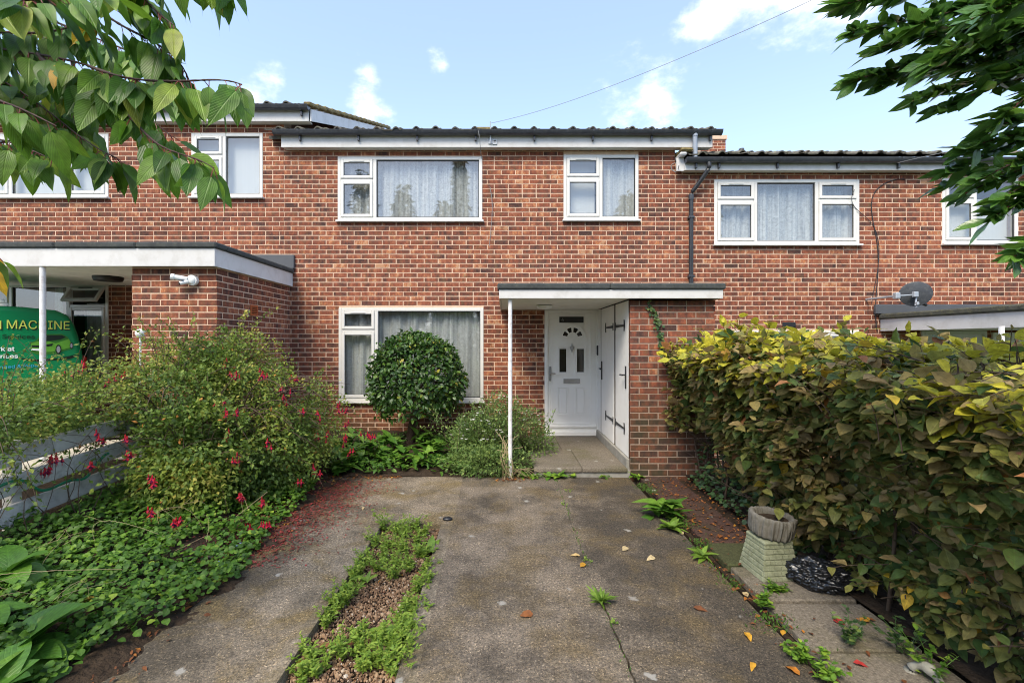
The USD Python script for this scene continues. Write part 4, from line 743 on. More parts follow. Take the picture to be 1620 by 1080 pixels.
fd2 = put('front_door', cat(bars(e0, e1, -.38, DR2[3], .055, FY - .01, FY + .08), rbx(e0 + .05, e1 - .05, FY + .012, FY + .055, -.33, DR2[3] - .05, .003)), 'upvc', H2)
cc = ((e0 + e1) / 2 - .13, fz(566)); Rr = .34
fan2 = Polygon([(cc[0] + Rr * math.cos(t), cc[1] + Rr * math.sin(t)) for t in np.linspace(0, math.pi, 24)])
spk = unary_union([Polygon([(cc[0] + .03 * math.sin(t), cc[1] - .03 * math.cos(t)), (cc[0] - .03 * math.sin(t), cc[1] + .03 * math.cos(t)), (cc[0] + .4 * math.cos(t) - .012 * math.sin(t), cc[1] + .4 * math.sin(t) + .012 * math.cos(t)), (cc[0] + .4 * math.cos(t) + .012 * math.sin(t), cc[1] + .4 * math.sin(t) - .012 * math.cos(t))]) for t in (.7, 1.3, 1.85, 2.45)])
put('fanlight', xz(fan2.difference(fan2.buffer(-.045).difference(spk)), FY + .0, FY + .0125), 'upvc', fd2); put('pane', xz(fan2.buffer(-.04), FY + .008, FY + .0124), 'dark_glass', fd2)
put('store_door', rbx(fx(1568), fx(1650), FY - .02, FY + .02, -.3, BZ0 - .02, .004), 'white_door', H2)

# satellite dish on the right house
sd = thing('satellite_dish', 'dark grey satellite dish standing above the mossy canopy edge of the right house', 'satellite dish')
dc = at(1449, 465, 6.75)
prof = np.array([[r_, .42 * r_ * r_] for r_ in np.linspace(0, .235, 10)] + [[.240, .024], [.235, .018]] + [[r_, .42 * r_ * r_ - .006] for r_ in np.linspace(.23, 0, 8)])
m = trimesh.creation.revolve(prof, sections=40); m.apply_scale([.76, .82, .80])
axis = unit(np.array([-.42, -.83, .30])); 
def face(m, a):                                     # turn +z to the axis
    return m.apply_transform(trimesh.geometry.align_vectors([0, 0, 1], a))
back = unit(np.array([-.50, -.86, -.10]))           # its hollow looks away from us, to the right of the wall
m = face(m, -back); m.apply_translation(dc); put('reflector', m, 'dish_grey', sd, smooth=40)
put('arm', cat(cyl(dc + back * .03 + [0, 0, -.01], dc + [-.30, -.02, -.03], .011, 10), cyl(dc + back * .03, dc + back * .05 + [-.02, 0, -.17], .012, 8)), 'zinc', sd)
put('bracket', cat(rbx(dc[0] - .34, dc[0] - .27, dc[1] - .06, dc[1] + .02, dc[2] - .075, dc[2] + .02, .012), cyl(dc + [-.30, 0, -.03], [dc[0] - .30, WY - .01, dc[2] - .03], .016, 10)), 'zinc', sd)
put('clamp', cat(rbx(dc[0] - .085, dc[0] - .02, dc[1] - .075, dc[1] - .02, dc[2] - .05, dc[2] + .03, .008), rbx(dc[0] - .05, dc[0] - .015, dc[1] - .08, dc[1] - .03, dc[2] - .17, dc[2] - .12, .008)), 'zinc', sd)
put('receiver', cat(cyl(dc + [.17, .12, -.12], dc + [.28, .14, -.15], .022, 12), cyl(dc + [.16, .1, -.11], dc + [.21, .12, -.122], .03, 12)), 'black_plastic', sd, smooth=40)
put('feed_arm', cyl(dc + [-.02, .0, -.2], dc + [.22, .13, -.14], .01, 8), 'zinc', sd)

# wires
tag(put('telephone_wire', tube(spline([at(777, 195, 7.12), at(930, 150, 6.4), at(1110, 78, 5.6), at(1285, 0, 4.9), at(1700, -240, 3.6)], 40), .0032, 5), 'grey_cable', smooth=True), 'thin telephone wire rising from the eaves of the middle house into the sky', 'wire')
tag(put('telephone_wire', tube(spline([at(1420, 258, 7.05), at(1500, 240, 6.3), at(1600, 220, 5.6), at(1760, 186, 4.9)], 20), .004, 5), 'grey_cable', smooth=True), 'pale wire rising from the right house gutter behind the bay leaves', 'wire')
br = thing('wire_bracket', 'small grey metal wire bracket on the white fascia of the middle house', 'bracket')
b0 = at(776, 224, 7.15); put('plate', cat(rbx(b0[0] - .035, b0[0] + .035, 7.155, 7.169, b0[2] - .035, b0[2] + .05, .004), ring(b0[0] + .036, b0[0] + .10, b0[2] - .04, b0[2] + .035, .012, 7.155, 7.169)), 'zinc', br)
put('pin', cyl(b0 + [0, -.02, -.02], b0 + [0, -.03, .30], .008, 8), 'zinc', br)
tag(put('wall_cable', tube(spline([at(757, 207, 7.03), at(760, 235, 7.14), at(762, 250, 7.29), at(776, 300, 7.30), at(775, 380, 7.30), at(781, 448, 7.30)], 40), .0045, 5), 'grey_cable', smooth=True), 'thin cable down the brickwork right of the wide upper window', 'cable')
tag(put('wall_cable', tube(spline([at(1432, 284, 7.296), at(1400, 290, 7.296), at(1387, 300, 7.296), at(1387, 380, 7.296), at(1386, 470, 7.296), at(1388, 525, 7.296)], 50), .0065, 5), 'cable', smooth=True), 'black cable turning from under the eaves down to the right house canopy', 'cable')
tag(put('wall_cable', tube(spline([at(1352, 300, 7.27), at(1349, 322, 7.27), at(1378, 352, 7.296), at(1390, 385, 7.296), at(1388, 430, 7.296), at(1379, 480, 7.296)], 50), .0045, 5), 'cable', smooth=True), 'loose black cable looping off the edge of the three-part upper window', 'cable')
tag(put('wall_cable', tube(spline([at(1069, 258, 7.26), at(1062, 266, 7.26), at(1066, 271, 7.25), at(1074, 262, 7.15)], 20), .007, 6), 'grey_cable', smooth=True), 'short curled grey cable end below the step between the two eaves', 'cable')
# ---------------------------------------------------------------- ground and paving
def grid_sheet(x0, x1, y0, y1, zf, nx, ny):
    X, Y = np.meshgrid(np.linspace(x0, x1, nx), np.linspace(y0, y1, ny)); Zg = zf(X, Y)
    v = np.stack([X, Y, Zg], -1).reshape(-1, 3); i, j = np.meshgrid(np.arange(nx - 1), np.arange(ny - 1)); a = (j * nx + i).ravel()
    return v, np.stack([a, a + 1, a + nx + 1, a + nx], 1)
put('ground', grid_sheet(-160, 160, -160, 160, lambda X, Y: -.42 - 0 * X, 9, 9), 'grass_ground', kind='structure')
DRX0, GX0, GX1, JX, DRX1, FARY, NEARY = -2.02, -1.065, -.50, .60, 1.50, 4.02, -1.0
def poly_slab(pts, z0, z1): return xy(Polygon(pts), z0, z1)
def crack(s):                                        # the two sides of the crack between the slabs: open near us, closing towards the house
    y = np.concatenate([[NEARY], np.arange(1.6, 5.3, .035), [5.38]]); w = np.interp(y, [1.6, 2.75, 3.1, 5.4], [.006, .005, .0012, .0010]) * (.6 + .8 * meshkit.noise(np.stack([y * 9, 0 * y, 0 * y], 1), 4 + s)); c = .60 + .045 * (meshkit.noise(np.stack([y * 2.2, 0 * y, 0 * y], 1), 71) - .5) + .016 * (meshkit.noise(np.stack([y * 14, 0 * y, 0 * y], 1), 72) - .5)
    return [(float(a + s * b), float(q)) for a, b, q in zip(c, w, y)]
dv = put('driveway', bx(-2.3, 1.56, NEARY, 5.40, -.40, -.115), 'soil', kind='structure')
put('slab', poly_slab([(DRX0 - .22, NEARY), (GX0 - .065, NEARY), (GX0 - .065, 3.99), (DRX0 - .15, 3.99)], -.11, 0), 'concrete', dv)
put('slab_margin', poly_slab([(GX0 - .0645, NEARY), (GX0, NEARY), (GX0, 3.985), (GX0 - .0645, 3.985)], -.11, .0015), 'concrete_margin', dv)
put('slab', poly_slab([(DRX0 - .15, 3.994), (GX1 + .05, 3.994), (GX1 + .02, 5.37), (-.9, 5.39), (-2.0, 5.36)], -.11, 0.001), 'concrete', dv)
put('slab_margin', poly_slab([(GX1 + .05, NEARY), (GX1 + .15, NEARY), (GX1 + .05, 3.99), (GX1 - .05, 3.99)], -.11, .0015), 'concrete_margin', dv)
put('slab', poly_slab([(GX1 + .1505, NEARY), *crack(-1), (GX1 + .0205, 5.38), (GX1 + .0505, 3.994)], -.11, 0), 'concrete_mid', dv)
put('slab', poly_slab([(DRX1 + .06, NEARY), (DRX1, 3.0), (DRX1 - .03, 5.36), *crack(1)[::-1]], -.11, -.001), 'concrete_mid', dv)
put('slab_edge', bx(GX0 - .0, GX1 - .03, 3.985, 3.9935, -.11, -.002), 'concrete_margin', dv)
# porch step and its paving slabs
ps = put('porch_step', bx(.37, SX + .02, 5.42, WY + .02, -.1, .045), 'plinth', kind='structure')
for (a, b, c_, d) in ((.36, .93, 5.40, 6.32), (.936, 1.468, 5.40, 6.32), (.36, .80, 6.326, 7.30), (.806, 1.468, 6.326, 7.30)): put('paving_slab', rbx(a, b, c_, d, .046, .098 + random.uniform(-.002, .002), .007), 'slab', ps)
# side path: a row of slabs beside the drive
sp = put('side_path', bx(1.565, 2.5, .3, 5.40, -.4, -.052), 'soil', kind='structure')
for k, (y0, y1, m_) in enumerate(((1.0, 1.44, 'slab'), (1.455, 1.88, 'slab'), (1.90, 2.345, 'slab'), (2.365, 2.785, 'slab'), (2.805, 3.22, 'slab'), (3.245, 3.60, 'slab_green'), (3.63, 4.15, 'slab_red'), (4.19, 4.58, 'slab_red'), (4.61, 4.98, 'slab_red'), (5.0, 5.38, 'slab_red'))):
    m = rbx(1.60 + random.uniform(-.01, .01), 2.18 if k < 6 else 2.02, y0, y1, -.05, .004 + random.uniform(-.006, .006), .008); m.apply_transform(trimesh.transformations.rotation_matrix(random.uniform(-.012, .012), [0, 0, 1], [1.9, (y0 + y1) / 2, 0])); put('paving_slab', m, m_, sp)
for k in range(0): put('kerb_brick', rbx(1.47 + .02 * k, 1.50 + .02 * k + .07, 4.55 + .14 * k - .5, 4.68 + .14 * k - .5, -.05, .012, .006).apply_translation([.06, .3, 0]), 'pale_stone', sp)
# beds
def left_z(X, Y): return np.clip((-1.88 - X) * .12, -.09, .22) + .07 * (meshkit.fbm(np.stack([X * 5, Y * 5, 0 * X], -1), 5, 5) - .5)
put('garden_bed', grid_sheet(-3.72, -1.5, -1.0, 5.6, left_z, 170, 460), 'soil', kind='structure')
def house_z(X, Y): return np.clip((Y - 5.38) * .10, -.02, .16) + .03 * meshkit.noise(np.stack([X * 5, Y * 5, 0 * X], -1), 6) - .01
put('garden_bed', grid_sheet(-3.45, .36, 5.37, WY + .02, house_z, 80, 50), 'soil', kind='structure')
put('garden_bed', grid_sheet(-4.9, -3.725, -1.0, 5.4, lambda X, Y: .20 + .04 * meshkit.noise(np.stack([X * 5, Y * 5, 0 * X], -1), 19), 20, 90), 'soil', kind='structure')  # soil strip added behind the fence to darken the gaps between boards
put('neighbour_ground', grid_sheet(-12, -3.70, -1.0, WY + .05, lambda X, Y: .19 + 0 * X, 20, 20), 'bounce_concrete', kind='structure')
put('garden_bed', grid_sheet(2.16, 3.3, -.5, 5.42, lambda X, Y: .01 + .03 * meshkit.noise(np.stack([X * 5, Y * 5, 0 * X], -1), 9), 20, 90), 'soil', kind='structure')
# gravel strip: every stone a little faceted lump
put('gravel_bed', grid_sheet(GX0 - .02, GX1 + .06, NEARY, 4.0, lambda X, Y: -.075 + .025 * meshkit.noise(np.stack([X * 6, Y * 6, 0 * X], -1), 8), 16, 90), 'soil', kind='structure')
n = 13000; ico = trimesh.creation.icosahedron(); gv, gf = np.array(ico.vertices), np.array(ico.faces)
P = np.stack([rng.uniform(GX0 + .005, GX1 - .02, n), 1.75 + (3.99 - 1.75) * rng.random(n) ** 1.15, np.zeros(n)], 1); P[:, 0] = GX0 + (P[:, 0] - GX0) * (GX1 + .05 - (P[:, 1] + 1) * .02 - GX0 + .01) / (GX1 - GX0)
P[:, 2] = -.066 + .025 * meshkit.noise(P * [6, 6, 0], 8) + rng.uniform(0, .008, n)
sz = rng.lognormal(math.log(.0052), .38, n)
A = rng.normal(0, 1, (n, 3, 3)); Q = np.linalg.qr(A)[0]
gs = gv[None] * (sz[:, None, None] * rng.uniform(.55, 1.25, (n, 1, 3))); gs = np.einsum('nij,nkj->nki', Q, gs) + P[:, None]
put('gravel', (gs.reshape(-1, 3), (gf[None] + (np.arange(n) * 12)[:, None, None]).reshape(-1, 3)), 'stone_chip', tone=np.repeat(rng.beta(2.2, 2.2, n), 12), label='brown gravel filling the sunken strip in the middle of the drive', cat='gravel', kind='stuff')

# ---------------------------------------------------------------- garden fence on the left
fe = thing('garden_fence', 'low weathered white board fence along the left edge of the plot', 'fence')
FXX = -3.62
for k in range(3):
    z = .26 + k * .215
    for (ya, yb) in ((.6, 2.9), (2.905, 5.2)):
        m = rbx(FXX, FXX + .028, ya, yb, z, z + .145, .006); v = m.vertices; v[:, 2] += (v[:, 1] - 3.3) * .045; m.vertices = v; put('board', m, 'fence_wood', fe)
for y in (.75, 2.05, 3.35, 4.6): put('post', rbx(FXX - .08, FXX - .004, y, y + .08, .15, .86 + (y - 3.3) * .045, .006), 'fence_wood', fe)
hs = [np.array([FXX + .075, 1.8 + .12 * i, .52 + .08 * math.sin(i * .7) + .03 * math.sin(i * 2.1)]) for i in range(20)]
tag(put('garden_hose', tube(spline(hs, 90), .011, 8), 'hose', smooth=True), 'green garden hose looped along the boards of the white fence', 'hose')

# ---------------------------------------------------------------- van parked under the left porch
vn = thing('delivery_van', 'green van with yellow lettering and a printed car, parked behind the fuchsia hedge', 'van')
VTH = math.radians(43); VR = np.array([-5.79, 6.30]); VU = np.array([math.cos(VTH), math.sin(VTH)]); VY, VX1 = 0.0, 0.0
UsdGeom.Xformable(stage.GetPrimAtPath(vn)).AddTranslateOp().Set(Gf.Vec3d(VR[0], VR[1], 0)); UsdGeom.Xformable(stage.GetPrimAtPath(vn)).AddRotateZOp().Set(43.0)
def vat(px, py):                                    # a point of the van's side, in its own axes
    s = (px - 797) / 720; t = (s * VR[1] - VR[0]) / (VU[0] - s * VU[1]); return np.array([t, 0.0, EYE - (py - 540) * (VR[1] + t * VU[1]) / 720])
sideP = [(x + 4.985, z) for x, z in [(-9.2, .42), (-5.02, .42), (-4.985, .62), (-4.985, 1.15), (-5.03, 1.55), (-5.10, 1.83), (-5.17, 1.96), (-5.28, 2.02), (-5.6, 2.05), (-7.3, 2.07), (-7.75, 1.97), (-8.45, 1.36), (-9.1, 1.22), (-9.28, 1.0), (-9.28, .5)]]
poly = Polygon(sideP).buffer(-.05).buffer(.05)
pb = np.array(poly.segmentize(.05).exterior.coords)[:-1]; pn = np.roll(pb, -1, 0) - np.roll(pb, 1, 0); pn = unit(np.stack([pn[:, 1], -pn[:, 0]], 1)); pn = pn if poly.exterior.is_ccw else -pn
secs = [(.055, 0.0), (.030, .008), (.012, .024), (0, .06), (0, 1.62), (.012, 1.656), (.030, 1.672), (.055, 1.68)]; nb = len(pb)
bv = np.vstack([np.stack([(pb - pn * i_)[:, 0], np.full(nb, y_), (pb - pn * i_)[:, 1]], 1) for i_, y_ in secs]); bf = [[k * nb + j, k * nb + (j + 1) % nb, (k + 1) * nb + (j + 1) % nb, (k + 1) * nb + j] for k in range(len(secs) - 1) for j in range(nb)]
cap = Polygon(pb - pn * .055); put('body', cat(trimesh.Trimesh(bv, np.array([t_ for q_ in bf for t_ in (q_[:3], [q_[0], q_[2], q_[3]])]), process=False), xz(cap, .0002, .003), xz(cap, 1.677, 1.6798)), 'van_green', vn, smooth=35)
for wx in (-.77, -3.3):
    for wy in (VY - .012, VY + 1.55):
        t_ = put('wheel', cyl([wx, wy, .50], [wx, wy + .19, .50], .30, 28), 'rubber', vn, smooth=40); put('hubcap', cyl([wx, wy - .008, .50], [wx, wy + .01, .50], .19, 20), 'zinc', t_)
put('tail_light', rbx(-.06, .012, VY + .05, VY + .13, 1.0, 1.40, .02), 'tail_red', vn)
put('rear_bumper', rbx(-.2, .04, VY + .02, VY + 1.66, .42, .62, .03), 'black_plastic', vn)
put('side_window', xz(Polygon([(-2.4, 1.36), (-2.35, 1.80), (-2.75, 1.80), (-3.2, 1.36)]), VY - .004, VY + .02), 'dark_glass', vn)
put('door_groove', cat(bx(-1.62, -1.61, VY - .003, VY + .01, .7, 1.90), bx(-1.61, -.93, VY - .003, VY + .01, 1.925, 1.933)), 'van_shadow', vn)
def van_text(s, px, py, hpx, mat_, bold=False, width_px=None, d=.004, tilt=0.0, name='lettering', right=None):
    a = vat(px, py); h = hpx * (VR[1] + a[0] * VU[1]) / 720; m = meshkit.text_mesh(s, h, .002, bold); v = m.vertices.copy()
    if width_px: v[:, 0] *= (vat(px + width_px, py)[0] - a[0]) / v[:, 0].max()
    if right is not None: v[:, 0] += vat(right, py)[0] - a[0] - v[:, 0].max()
    v[:, 1] += v[:, 0] * tilt
    m.vertices = np.stack([a[0] + v[:, 0], VY - d - v[:, 2], a[2] + v[:, 1]], 1); return put(name, m, mat_, vn)
for dx_, dy_, mt, d_ in ((1.6, 2.0, 'van_shadow', .003), (0, 0, 'van_yellow', .006)):
    van_text('MACHINE', 9 + dx_, 519.5 + dy_, 13.5, mt, width_px=101, d=d_); van_text('N', -14 + dx_, 520 + dy_, 13.5, mt, width_px=16, d=d_)
van_text('ge Services', -7, 535.5, 6.6, 'van_shadow', right=55)
van_text('rk at', -2, 555, 6.4, 'van_white', True, right=23); van_text('rices', 0, 566.5, 6.2, 'van_white', True, right=28.5)
van_text('Arranged & Repair', -3, 583.5, 5.2, 'van_cyan', right=66, tilt=.05)
def vp(*pts): return [(vat(x, y)[0], vat(x, y)[2]) for x, y in pts]
van_print = [('print_dark_green', [(48, 542), (56, 539), (63, 531.5), (72, 528.5), (98, 528), (107, 533), (112, 541), (114, 548), (113, 552), (97, 556), (90, 560), (60, 561), (49, 557)], .003),
    ('print_green', [(49, 543), (60, 540), (78, 540), (88, 543), (97, 540), (109, 536), (112, 542), (112.5, 549), (98, 553), (90, 548), (86, 556), (66, 557), (50, 553)], .005),
    ('van_shadow', [(60, 538.5), (66, 531.5), (73, 530), (98, 530), (104, 533), (96, 537), (80, 539)], .006), ('print_grey', [(63, 537.5), (67.5, 532), (74, 531), (72, 538)], .008), ('van_shadow', [(50, 546), (66, 546.5), (64, 549.5), (51, 549)], .007),
    ('van_white', [(49, 551), (63, 551.8), (62.5, 554.6), (49.5, 554)], .008), ('van_shadow', [(73, 545), (84, 543), (82, 547), (74, 548)], .008)]
for mt, pts, d_ in van_print: put('printed_car', xz(Polygon(vp(*pts)), VY - d_, VY - d_ + .002), mt, vn)
for (wx, wy, rx, ry) in ((92.5, 552.5, 4.4, 7.6), (113, 546.5, 2.6, 5.2)):
    for s, mt, d_ in ((1, 'van_shadow', .010), (.68, 'print_grey', .012)): put('printed_car', xz(Polygon(vp(*[(wx + rx * s * math.cos(a), wy + ry * s * math.sin(a)) for a in np.linspace(0, 2 * np.pi, 20)[:-1]])), VY - d_, VY - d_ + .002), mt, vn)
put('printed_car', xz(Polygon(vp((32, 566), (58, 568.5), (95, 566), (118, 561), (127, 562), (110, 568), (60, 571.5), (36, 569))), VY - .003, VY - .001), 'van_shadow', vn)

# ---------------------------------------------------------------- planter and bag on the side path
pd = thing('stone_pedestal', 'square tapering pale green cast stone pedestal moulded like brickwork, under the stone pot', 'pedestal')
PC = np.array([1.835, 3.15]); PH = .238
def ped(u, z): w = .138 - .040 * (z / PH); return w
cols = []
hull = trimesh.convex.convex_hull(np.array([[sx * .132, sy * .132, .0] for sx in (-1, 1) for sy in (-1, 1)] + [[sx * .094, sy * .094, PH] for sx in (-1, 1) for sy in (-1, 1)]))
blocks = [hull]
for side in range(4):
    for r_ in range(7):
        z0 = .004 + r_ * PH / 7; z1 = z0 + PH / 7 - .007; u = -1.0 - (.2 if r_ % 2 else 0)
        while u < 1.0:
            wd = random.uniform(.28, .46); a, b = max(u, -1), min(u + wd - .035, 1.0); u += wd
            if b - a < .08: continue
            pts = []
            for (uu, zz) in ((a, z0), (b, z0), (a, z1), (b, z1)):
                w = .132 - .038 * zz / PH
                for dd, ii in ((-.004, 0), (.0045 + random.uniform(0, .002), .0025)): pts.append([uu * w * (1 - ii * 2), -(w + dd), zz + (ii if zz == z0 else -ii)])
            m = trimesh.convex.convex_hull(np.array(pts)); m.apply_transform(trimesh.transformations.rotation_matrix(side * math.pi / 2, [0, 0, 1])); blocks.append(m)
blocks.append(rbx(-.104, .104, -.104, .104, PH - .012, PH + .014, .008))
m = cat(*blocks); m.apply_transform(trimesh.transformations.rotation_matrix(math.radians(5), [0, 0, 1])); m.apply_translation([PC[0], PC[1], .006]); put('plinth', m, 'pedestal_stone', pd)
pt = thing('stone_pot', 'round grey stone pot moulded like bark, standing on the pale green pedestal', 'pot')
prof = [(0, 0), (.122, 0), (.134, .012), (.142, .05), (.147, .10), (.148, .132), (.140, .146), (.122, .144), (.112, .13), (.106, .10)]
pp = np.array(prof) * [.96, .98]; nv = 150; V = []; F = []
fine = np.vstack([pp[i] + (pp[i + 1] - pp[i]) * t for i in range(len(pp) - 1) for t in (0, .5)] + [pp[-1:]])
for i, (r_, z) in enumerate(fine):
    for j in range(nv):
        a = 2 * np.pi * j / nv; q = np.array([math.cos(a) * 9, math.sin(a) * 9, z * 7]); dd = (np.abs(meshkit.fbm(q[None] * [1.5, 1.5, .4], 3, 4)[0] - .5) - .12) * .085 * (1 if 1 < i < 14 else .3); rr = max(r_ + dd * (r_ > 0), 0); V.append([rr * math.cos(a), rr * math.sin(a), z + (meshkit.noise(q[None] * .5, 2)[0] - .5) * .012 * (z > .1)])
for i in range(len(fine) - 1):
    for j in range(nv): F.append([i * nv + j, i * nv + (j + 1) % nv, (i + 1) * nv + (j + 1) % nv, (i + 1) * nv + j])
pz = PH + .016
Rt = trimesh.transformations.rotation_matrix(math.radians(6), [.5, .8, 0])
put('bowl', (trimesh.transform_points(np.array(V), Rt) + [PC[0] + .015, PC[1] + .01, pz + .012], np.array(F)), 'pot_stone', pt, smooth=True)
dsk = trimesh.creation.cylinder(.112, .01, sections=30); put('soil', cat(dsk).apply_translation([PC[0] + .015, PC[1] + .01, pz + .112]), 'soil', pt)
# crumpled bag
sph = trimesh.creation.icosphere(5); v = np.array(sph.vertices); nz = np.abs(meshkit.fbm(v * 2.0 + 7, 3, 3) - .5) * 2; nz2 = np.abs(meshkit.fbm(v * [4.5, 2.2, 2.2] + 3, 2, 8) - .5) * 2
v = v * (0.80 + .42 * nz - .16 * nz2 + .10 * meshkit.noise(v * 14, 5))[:, None] * [.205, .135, .115]; v[:, 2] = np.maximum(v[:, 2], -.075); v = trimesh.transform_points(v, trimesh.transformations.rotation_matrix(-.62, [0, 0, 1]))
tag(put('bin_bag', (v + [2.045, 2.97, .08], np.array(sph.faces)), 'bin_bag', smooth=True), 'crumpled shiny black plastic bag on the slabs beside the pedestal', 'plastic bag')
st_ = spline([(1.985, 2.21, -.03), (1.99, 2.20, .035), (2.01, 2.165, .052), (2.03, 2.12, .02), (2.04, 2.08, -.03)], 16)
tag(put('edging_stone', tube(st_, .022 + .006 * np.sin(np.arange(16)), 10), 'pale_stone', smooth=True), 'pale curved edging stone at the foot of the hedge, bottom right', 'stone')

# ---------------------------------------------------------------- fuchsia
def ell_points(n, c, r, shell_=.55, seed=0):
    g = np.random.default_rng(seed); d = unit(g.normal(0, 1, (n, 3))); rad = (shell_ + (1 - shell_) * g.random(n) ** .7); bump = .82 + .36 * meshkit.fbm(d * 2.2 + np.array(c), 3, 5)
    return np.asarray(c) + d * (rad * bump)[:, None] * np.asarray(r), d
fu = thing('fuchsia_bush', 'large sprawling fuchsia bush with small leaves and hanging red flowers along the left', 'bush')
blobs = [((-3.15, 5.05, .85), (.95, .75, .82), 11000), ((-2.45, 4.72, .55), (.60, .65, .62), 7500), ((-2.82, 4.2, .52), (.52, .50, .58), 8000), ((-4.15, 4.75, .98), (.95, .70, .42), 8500), ((-2.55, 5.45, .70), (.70, .5, .66), 5000), ((-4.9, 4.5, .9), (.7, .6, .35), 4500), ((-3.4, 4.6, 1.15), (.75, .6, .36), 5000), ((-2.85, 4.35, .3), (.65, .5, .32), 4500), ((-3.9, 4.05, .98), (.6, .65, .34), 7500), ((-3.75, 3.35, 1.0), (.42, .6, .20), 4000), ((-3.3, 5.0, 1.22), (.75, .6, .34), 5000), ((-2.35, 5.15, .62), (.55, .5, .6), 4500), ((-3.0, 5.05, 1.40), (.62, .42, .36), 4200), ((-3.55, 5.1, 1.32), (.55, .4, .26), 2400), ((-4.3, 3.9, .85), (.5, .5, .25), 3000)]
LP, LD = [], []
for k, (c, r, n) in enumerate(blobs):
    p, d = ell_points(n, c, r, .35, 100 + k); LP.append(p); LD.append(d)
LP, LD = np.vstack(LP), np.vstack(LD)
# arching sprays that break the outline
stems = []
for k in range(340):
    c, r, n = blobs[rng.integers(len(blobs))]; d = unit(rng.normal(0, 1, 3) + [0, -.25, .75]); s0 = np.array(c) + d * np.array(r) * .5; ln = rng.uniform(.32, .74)
    e = s0 + d * ln * np.array([1, 1, .9]) + np.array([0, 0, -.06]); mid = (s0 + e) / 2 + [0, 0, .10]; s = spline([s0, mid, e], 12); stems.append(tube(s, np.linspace(.004, .0014, 12), 4))
    q = s[rng.integers(3, 12, 34)] + rng.normal(0, .014, (34, 3)); LP = np.vstack([LP, q]); LD = np.vstack([LD, unit(np.diff(s, axis=0).mean(0) + rng.normal(0, .8, (34, 3)))])
for k in range(70):
    a = rng.uniform(0, 2 * np.pi); b0 = np.array([-3.25, 4.95, .05]) + [rng.normal(0, .1), rng.normal(0, .1), 0]; e = np.array([-3.25 + 1.2 * math.cos(a), 4.75 + .7 * math.sin(a), rng.uniform(.5, 1.25)])
    stems.append(tube(spline([b0, b0 * .5 + e * .5 + [0, 0, .25], e, e + [.2 * math.cos(a), .1 * math.sin(a), -.12]], 14), np.linspace(.013, .003, 14), 5))
for k in range(20):                                 # bare looping canes in front of the fence
    y = rng.uniform(2.3, 4.3); b0 = np.array([-3.55 + rng.uniform(0, .2), y, .12]); stems.append(tube(spline([b0, b0 + [rng.normal(0, .08), rng.normal(0, .2), .4], b0 + [rng.normal(0, .12), rng.normal(.1, .35), rng.uniform(.5, .95)]], 10), np.linspace(.0045, .0016, 10), 4)); qq = b0 + np.stack([rng.normal(0, .12, 26), rng.normal(.05, .2, 26), rng.uniform(.35, .9, 26)], 1); LP = np.vstack([LP, qq]); LD = np.vstack([LD, unit(rng.normal(0, 1, (26, 3)))])
ok = (LP[:, 2] > .06) & (LP[:, 1] < 6.2) & (meshkit.fbm(LP * 4.0 + 3, 2, 61) > .45 - .25 * (LP[:, 2] < .7)); LP, LD = LP[ok], LD[ok]; n = len(LP)
tn = np.clip(.36 + rng.normal(0, .20, n) + (meshkit.fbm(LP * 2.6, 3, 12) - .5) * 1.5 + np.clip(LP[:, 2] - .8, 0, .6) * .35, 0, .94); tn[rng.random(n) < .012] = 1.0
vf = leaves(LP, unit(LD + rng.normal(0, .7, (n, 3)) + [0, 0, -.25]), unit(LD * .4 + rng.normal(0, .55, (n, 3)) + [0, 0, .9]), rng.uniform(.024, .044, n) * (1 + .30 * ((LP[:, 1] < 4.6) & (LP[:, 0] > -3.3))), rng.uniform(.48, .64, n), .15, .15, seg=2)
put_leaves('foliage', vf, tn, 'fuchsia_leaf', fu, smooth=False, kind='stuff')
put('stems', join(stems), 'twig', fu, smooth=True, kind='stuff')
def flower(c, s, seed):
    g = np.random.default_rng(seed); P = np.repeat([c], 4, 0) + [0, 0, 0]; a = np.arange(4) * np.pi / 2 + g.uniform(0, 1.5)
    D = np.stack([np.cos(a) * .75, np.sin(a) * .75, np.full(4, -.75)], 1)
    pv = leaves(P, D, np.stack([np.cos(a) * .8, np.sin(a) * .8, np.full(4, .9)], 1), .030 * s, .42, -.25, .1, 'lance', 3)
    v, f, uv = leaf_arrays(pv, range(4)); tb, tf_ = tube([c + np.array([0, 0, .022 * s]), c + np.array([0, 0, .010 * s]), c, c - np.array([0, 0, .004])], np.array([.002, .0045, .005, .004]) * s, 6)
    st = [tube([c, c + np.array([math.cos(q) * .006, math.sin(q) * .006, -.045 * s])], .0009, 3) for q in (0, 2, 4)]
    vv, ff = join([(v, f), (tb, tf_)] + st); pc, pf = tube([c + np.array([0, 0, .002]), c - np.array([0, 0, .014]) * s, c - np.array([0, 0, .022]) * s], np.array([.004, .0085, .007]) * s, 7)
    return (vv, ff), (pc, pf)
